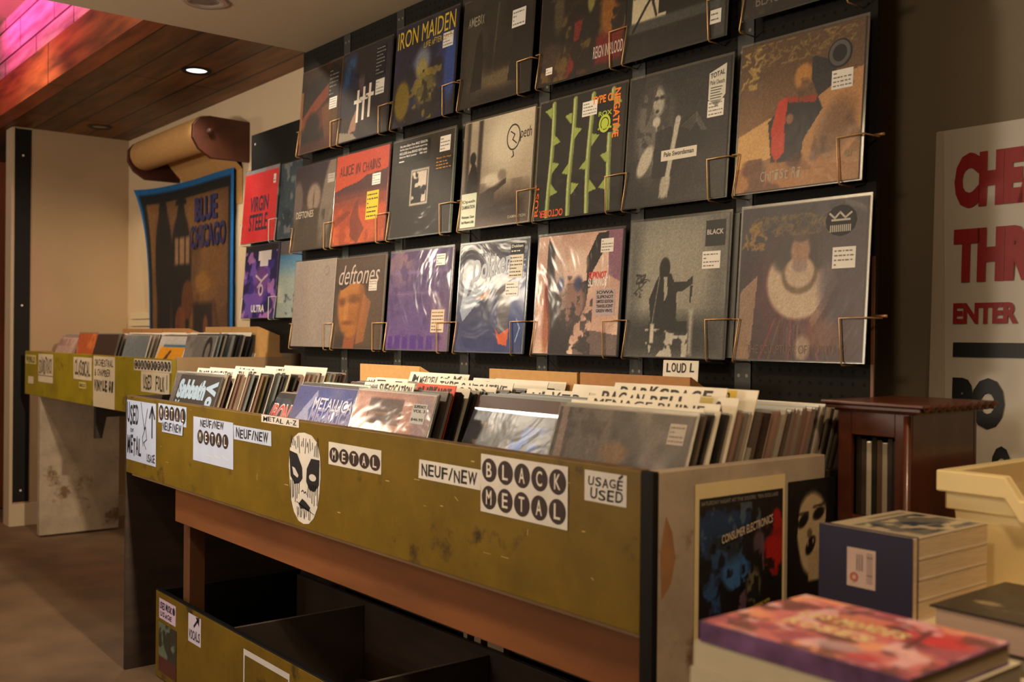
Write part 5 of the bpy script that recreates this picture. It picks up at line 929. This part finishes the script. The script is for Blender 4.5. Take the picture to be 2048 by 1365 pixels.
# standing blue book and the pile behind it
t = thing('book', 'dark blue book standing upright against the pile of thick books', 'book', (2.639, -.522, .70))
MB().box(0, .150, 0, .002, 0, .119).build('cover', mat('navy cover', (22, 24, 56), .35, .15, 6, coat=.4), t); MB().box(.001, .149, .0022, .0138, .001, .117).build('page_block', PAGES, t); MB().box(0, .150, .014, .016, 0, .119).build('back_cover', mat('navy cover', (22, 24, 56), .35, .15, 6), t)
s_ = MB().rect(.048, .036, .094, .092, -.0006).build('barcode_sticker', mat('sticker pinkish', (196, 170, 160), .5, .04, 20), t)
b = MB(); r = random.Random(4)
for k in range(14): b.rect(.080, .044+.0032*k, .090, .044+.0032*k+.0012*r.choice((1, 1, 1.8)), -.0012)
for k in range(3): b.rect(.064+.004*k, .060, .0655+.004*k, .084, -.0012)
for k in range(18):
    w0, w1 = 2*math.pi*k/18, 2*math.pi*(k+1)/18; b.add([(.060+q_*math.cos(w_), -.0012, .050+q_*math.sin(w_)) for q_, w_ in ((.0068, w0), (.0068, w1), (.0035, w1), (.0035, w0))], [(0, 1, 2, 3)], 1)
b.build('print', [ink((120, 100, 104)), ink((176, 84, 60))], s_)
def book(x0, y0, z0, w, d, h, label, cm, pm=PAGES, art=None, hard=.0025, over=.003, rot=0., spine=True, group=None):
    t = thing('book', label, 'book', (x0, y0, z0), (0, 0, rot), group)
    MB().box(0, w, 0, d, 0, hard).build('back_cover', cm, t, bevel=.0006); MB().box(0, w, 0, d, h-hard, h).build('front_cover', cm, t, bevel=.0006)
    MB().box(over, w-over, (hard if spine else over), d-over, hard+.0001, h-hard-.0001).build('page_block', pm, t)
    if spine: MB().box(0, w, 0, hard-.0002, hard+.0001, h-hard-.0001).build('spine', cm, t)
    if art is not None:
        q = art.mesh('cover_art', w-.002, d-.002, POST, t, y=0., x0=.001, z0=.001); me = q.data
        co = np.zeros(len(me.vertices)*3, np.float32); me.vertices.foreach_get('co', co); co = co.reshape(-1, 3); co = np.stack([co[:,0], co[:,2], np.full(len(co), h+.0004, np.float32)], 1)
        me.vertices.foreach_set('co', co.ravel().astype(np.float32)); me.update()
    return t
cream = mat('pale cover', (206, 190, 164), .5, .05, 10)
bz = [(.0288, 'lowest'), (.0288, 'second lowest'), (.0288, 'second from top')]; z = .7001
for k, (h, nm) in enumerate(bz):
    book(2.6415, -.504, z, .146, .198, h, 'thick pale book in the pile behind the blue book, %s' % nm, cream, hard=.0015, over=.0006, spine=False, group='pile of thick pale books'); z += h+.0003
a = Art((196, 184, 160), 64, 6, 81).rect(.22, .06, .96, .92, (120, 118, 110), .03).mot(6, (52, 66, 84), .5, .6, .9, box=(.26, .08, .96, .9)).mot(9, (206, 190, 160), .56, .62, .9, box=(.22, .08, .96, .9)).rect(.1, .10, .16, .6, (90, 84, 76), .01, .5)
book(2.6415, -.504, z, .146, .198, .0300, 'topmost thick pale book of the pile, with a blue grey picture on its cover', cream, art=a, hard=.0015, over=.0006, spine=False, group='pile of thick pale books')
# black book at the right
a = Art((46, 38, 32), 64, 6, 82).mot(4, (60, 50, 42), .5, .7).ell(.20, .68, .08, .05, (150, 136, 104), .4).line([(.2, .8), (.62, .72)], .012, (150, 136, 110), .8).poly([(.55, .62), (.68, .50), (.72, .60), (.85, .62), (.74, .70), (.80, .82), (.66, .76)], (226, 206, 160))
book(2.835, -.560, .70, .23, .21, .044, 'large dark hardback book with cream marks on its cover at the right edge', mat('dark cover', (40, 24, 20), .4, .15, 8), mat('pinkish pages', (196, 168, 150), .8, .1, 120, stretch=(.2, .2, 6)), a, .003, .006, spine=False)
# pink book on a pile of white ones
a = Art((206, 130, 132), 112, 6, 83).mot(4, (170, 96, 112), .48, .6, .9).mot(5, (230, 168, 134), .52, .64, .9).mot(3.4, (206, 88, 92), .58, .68, .8, box=(.4, 0, 1, .9)).mot(9, (120, 78, 76), .57, .62, .8).mot(8, (226, 190, 196), .6, .66, .8).ell(.85, .30, .10, .10, (206, 64, 72), .6, .8).ell(.48, .34, .17, .16, (206, 140, 110), .5, .8).ell(.60, .24, .05, .05, (110, 70, 80), .5, .8).line([(.28, .12), (.60, .14), (.75, .24)], .03, (110, 76, 84), .7).ell(.60, .80, .10, .08, (176, 156, 170), .5, .8).line([(.72, .16), (.78, .55)], .035, (120, 64, 66), .8).mot(2.5, (120, 86, 116), .58, .72, .7, box=(0, .3, .4, 1))
b_ = book(2.845, -1.030, .7815, .232, .182, .0205, 'pink collage covered paperback lying on the pile of white books', mat('plum cover', (104, 72, 116), .4, .6, 26), PAGES, a, .0015, .001)
b = MB(); hand(b, 'LES MONDES', .045, .102, .165, .128, 0, 0, 4, .04); hand(b, 'ROSES', .05, .066, .150, .090, 0, 0, 6, .04)
o = b.build('lettering', ink((206, 186, 140)), b_); me = o.data
for vv in me.vertices: x, _, zz = vv.co; vv.co = (x, zz, .0212)
z = .7003
for k, nm in enumerate(('lowest', 'middle', 'topmost')):
    book(2.832+.003*k, -1.034+.002*k, z, .250-.004*k, .20, .0265, 'thick white book under the pink one, %s of three' % nm, mat('white cover', (206, 196, 172), .5, .05, 9), mat('white pages', (200, 190, 168), .8, .08, 120, stretch=(.2, .2, 6)), None, .0015, .0005, spine=True, group='pile of white books'); z += .0267
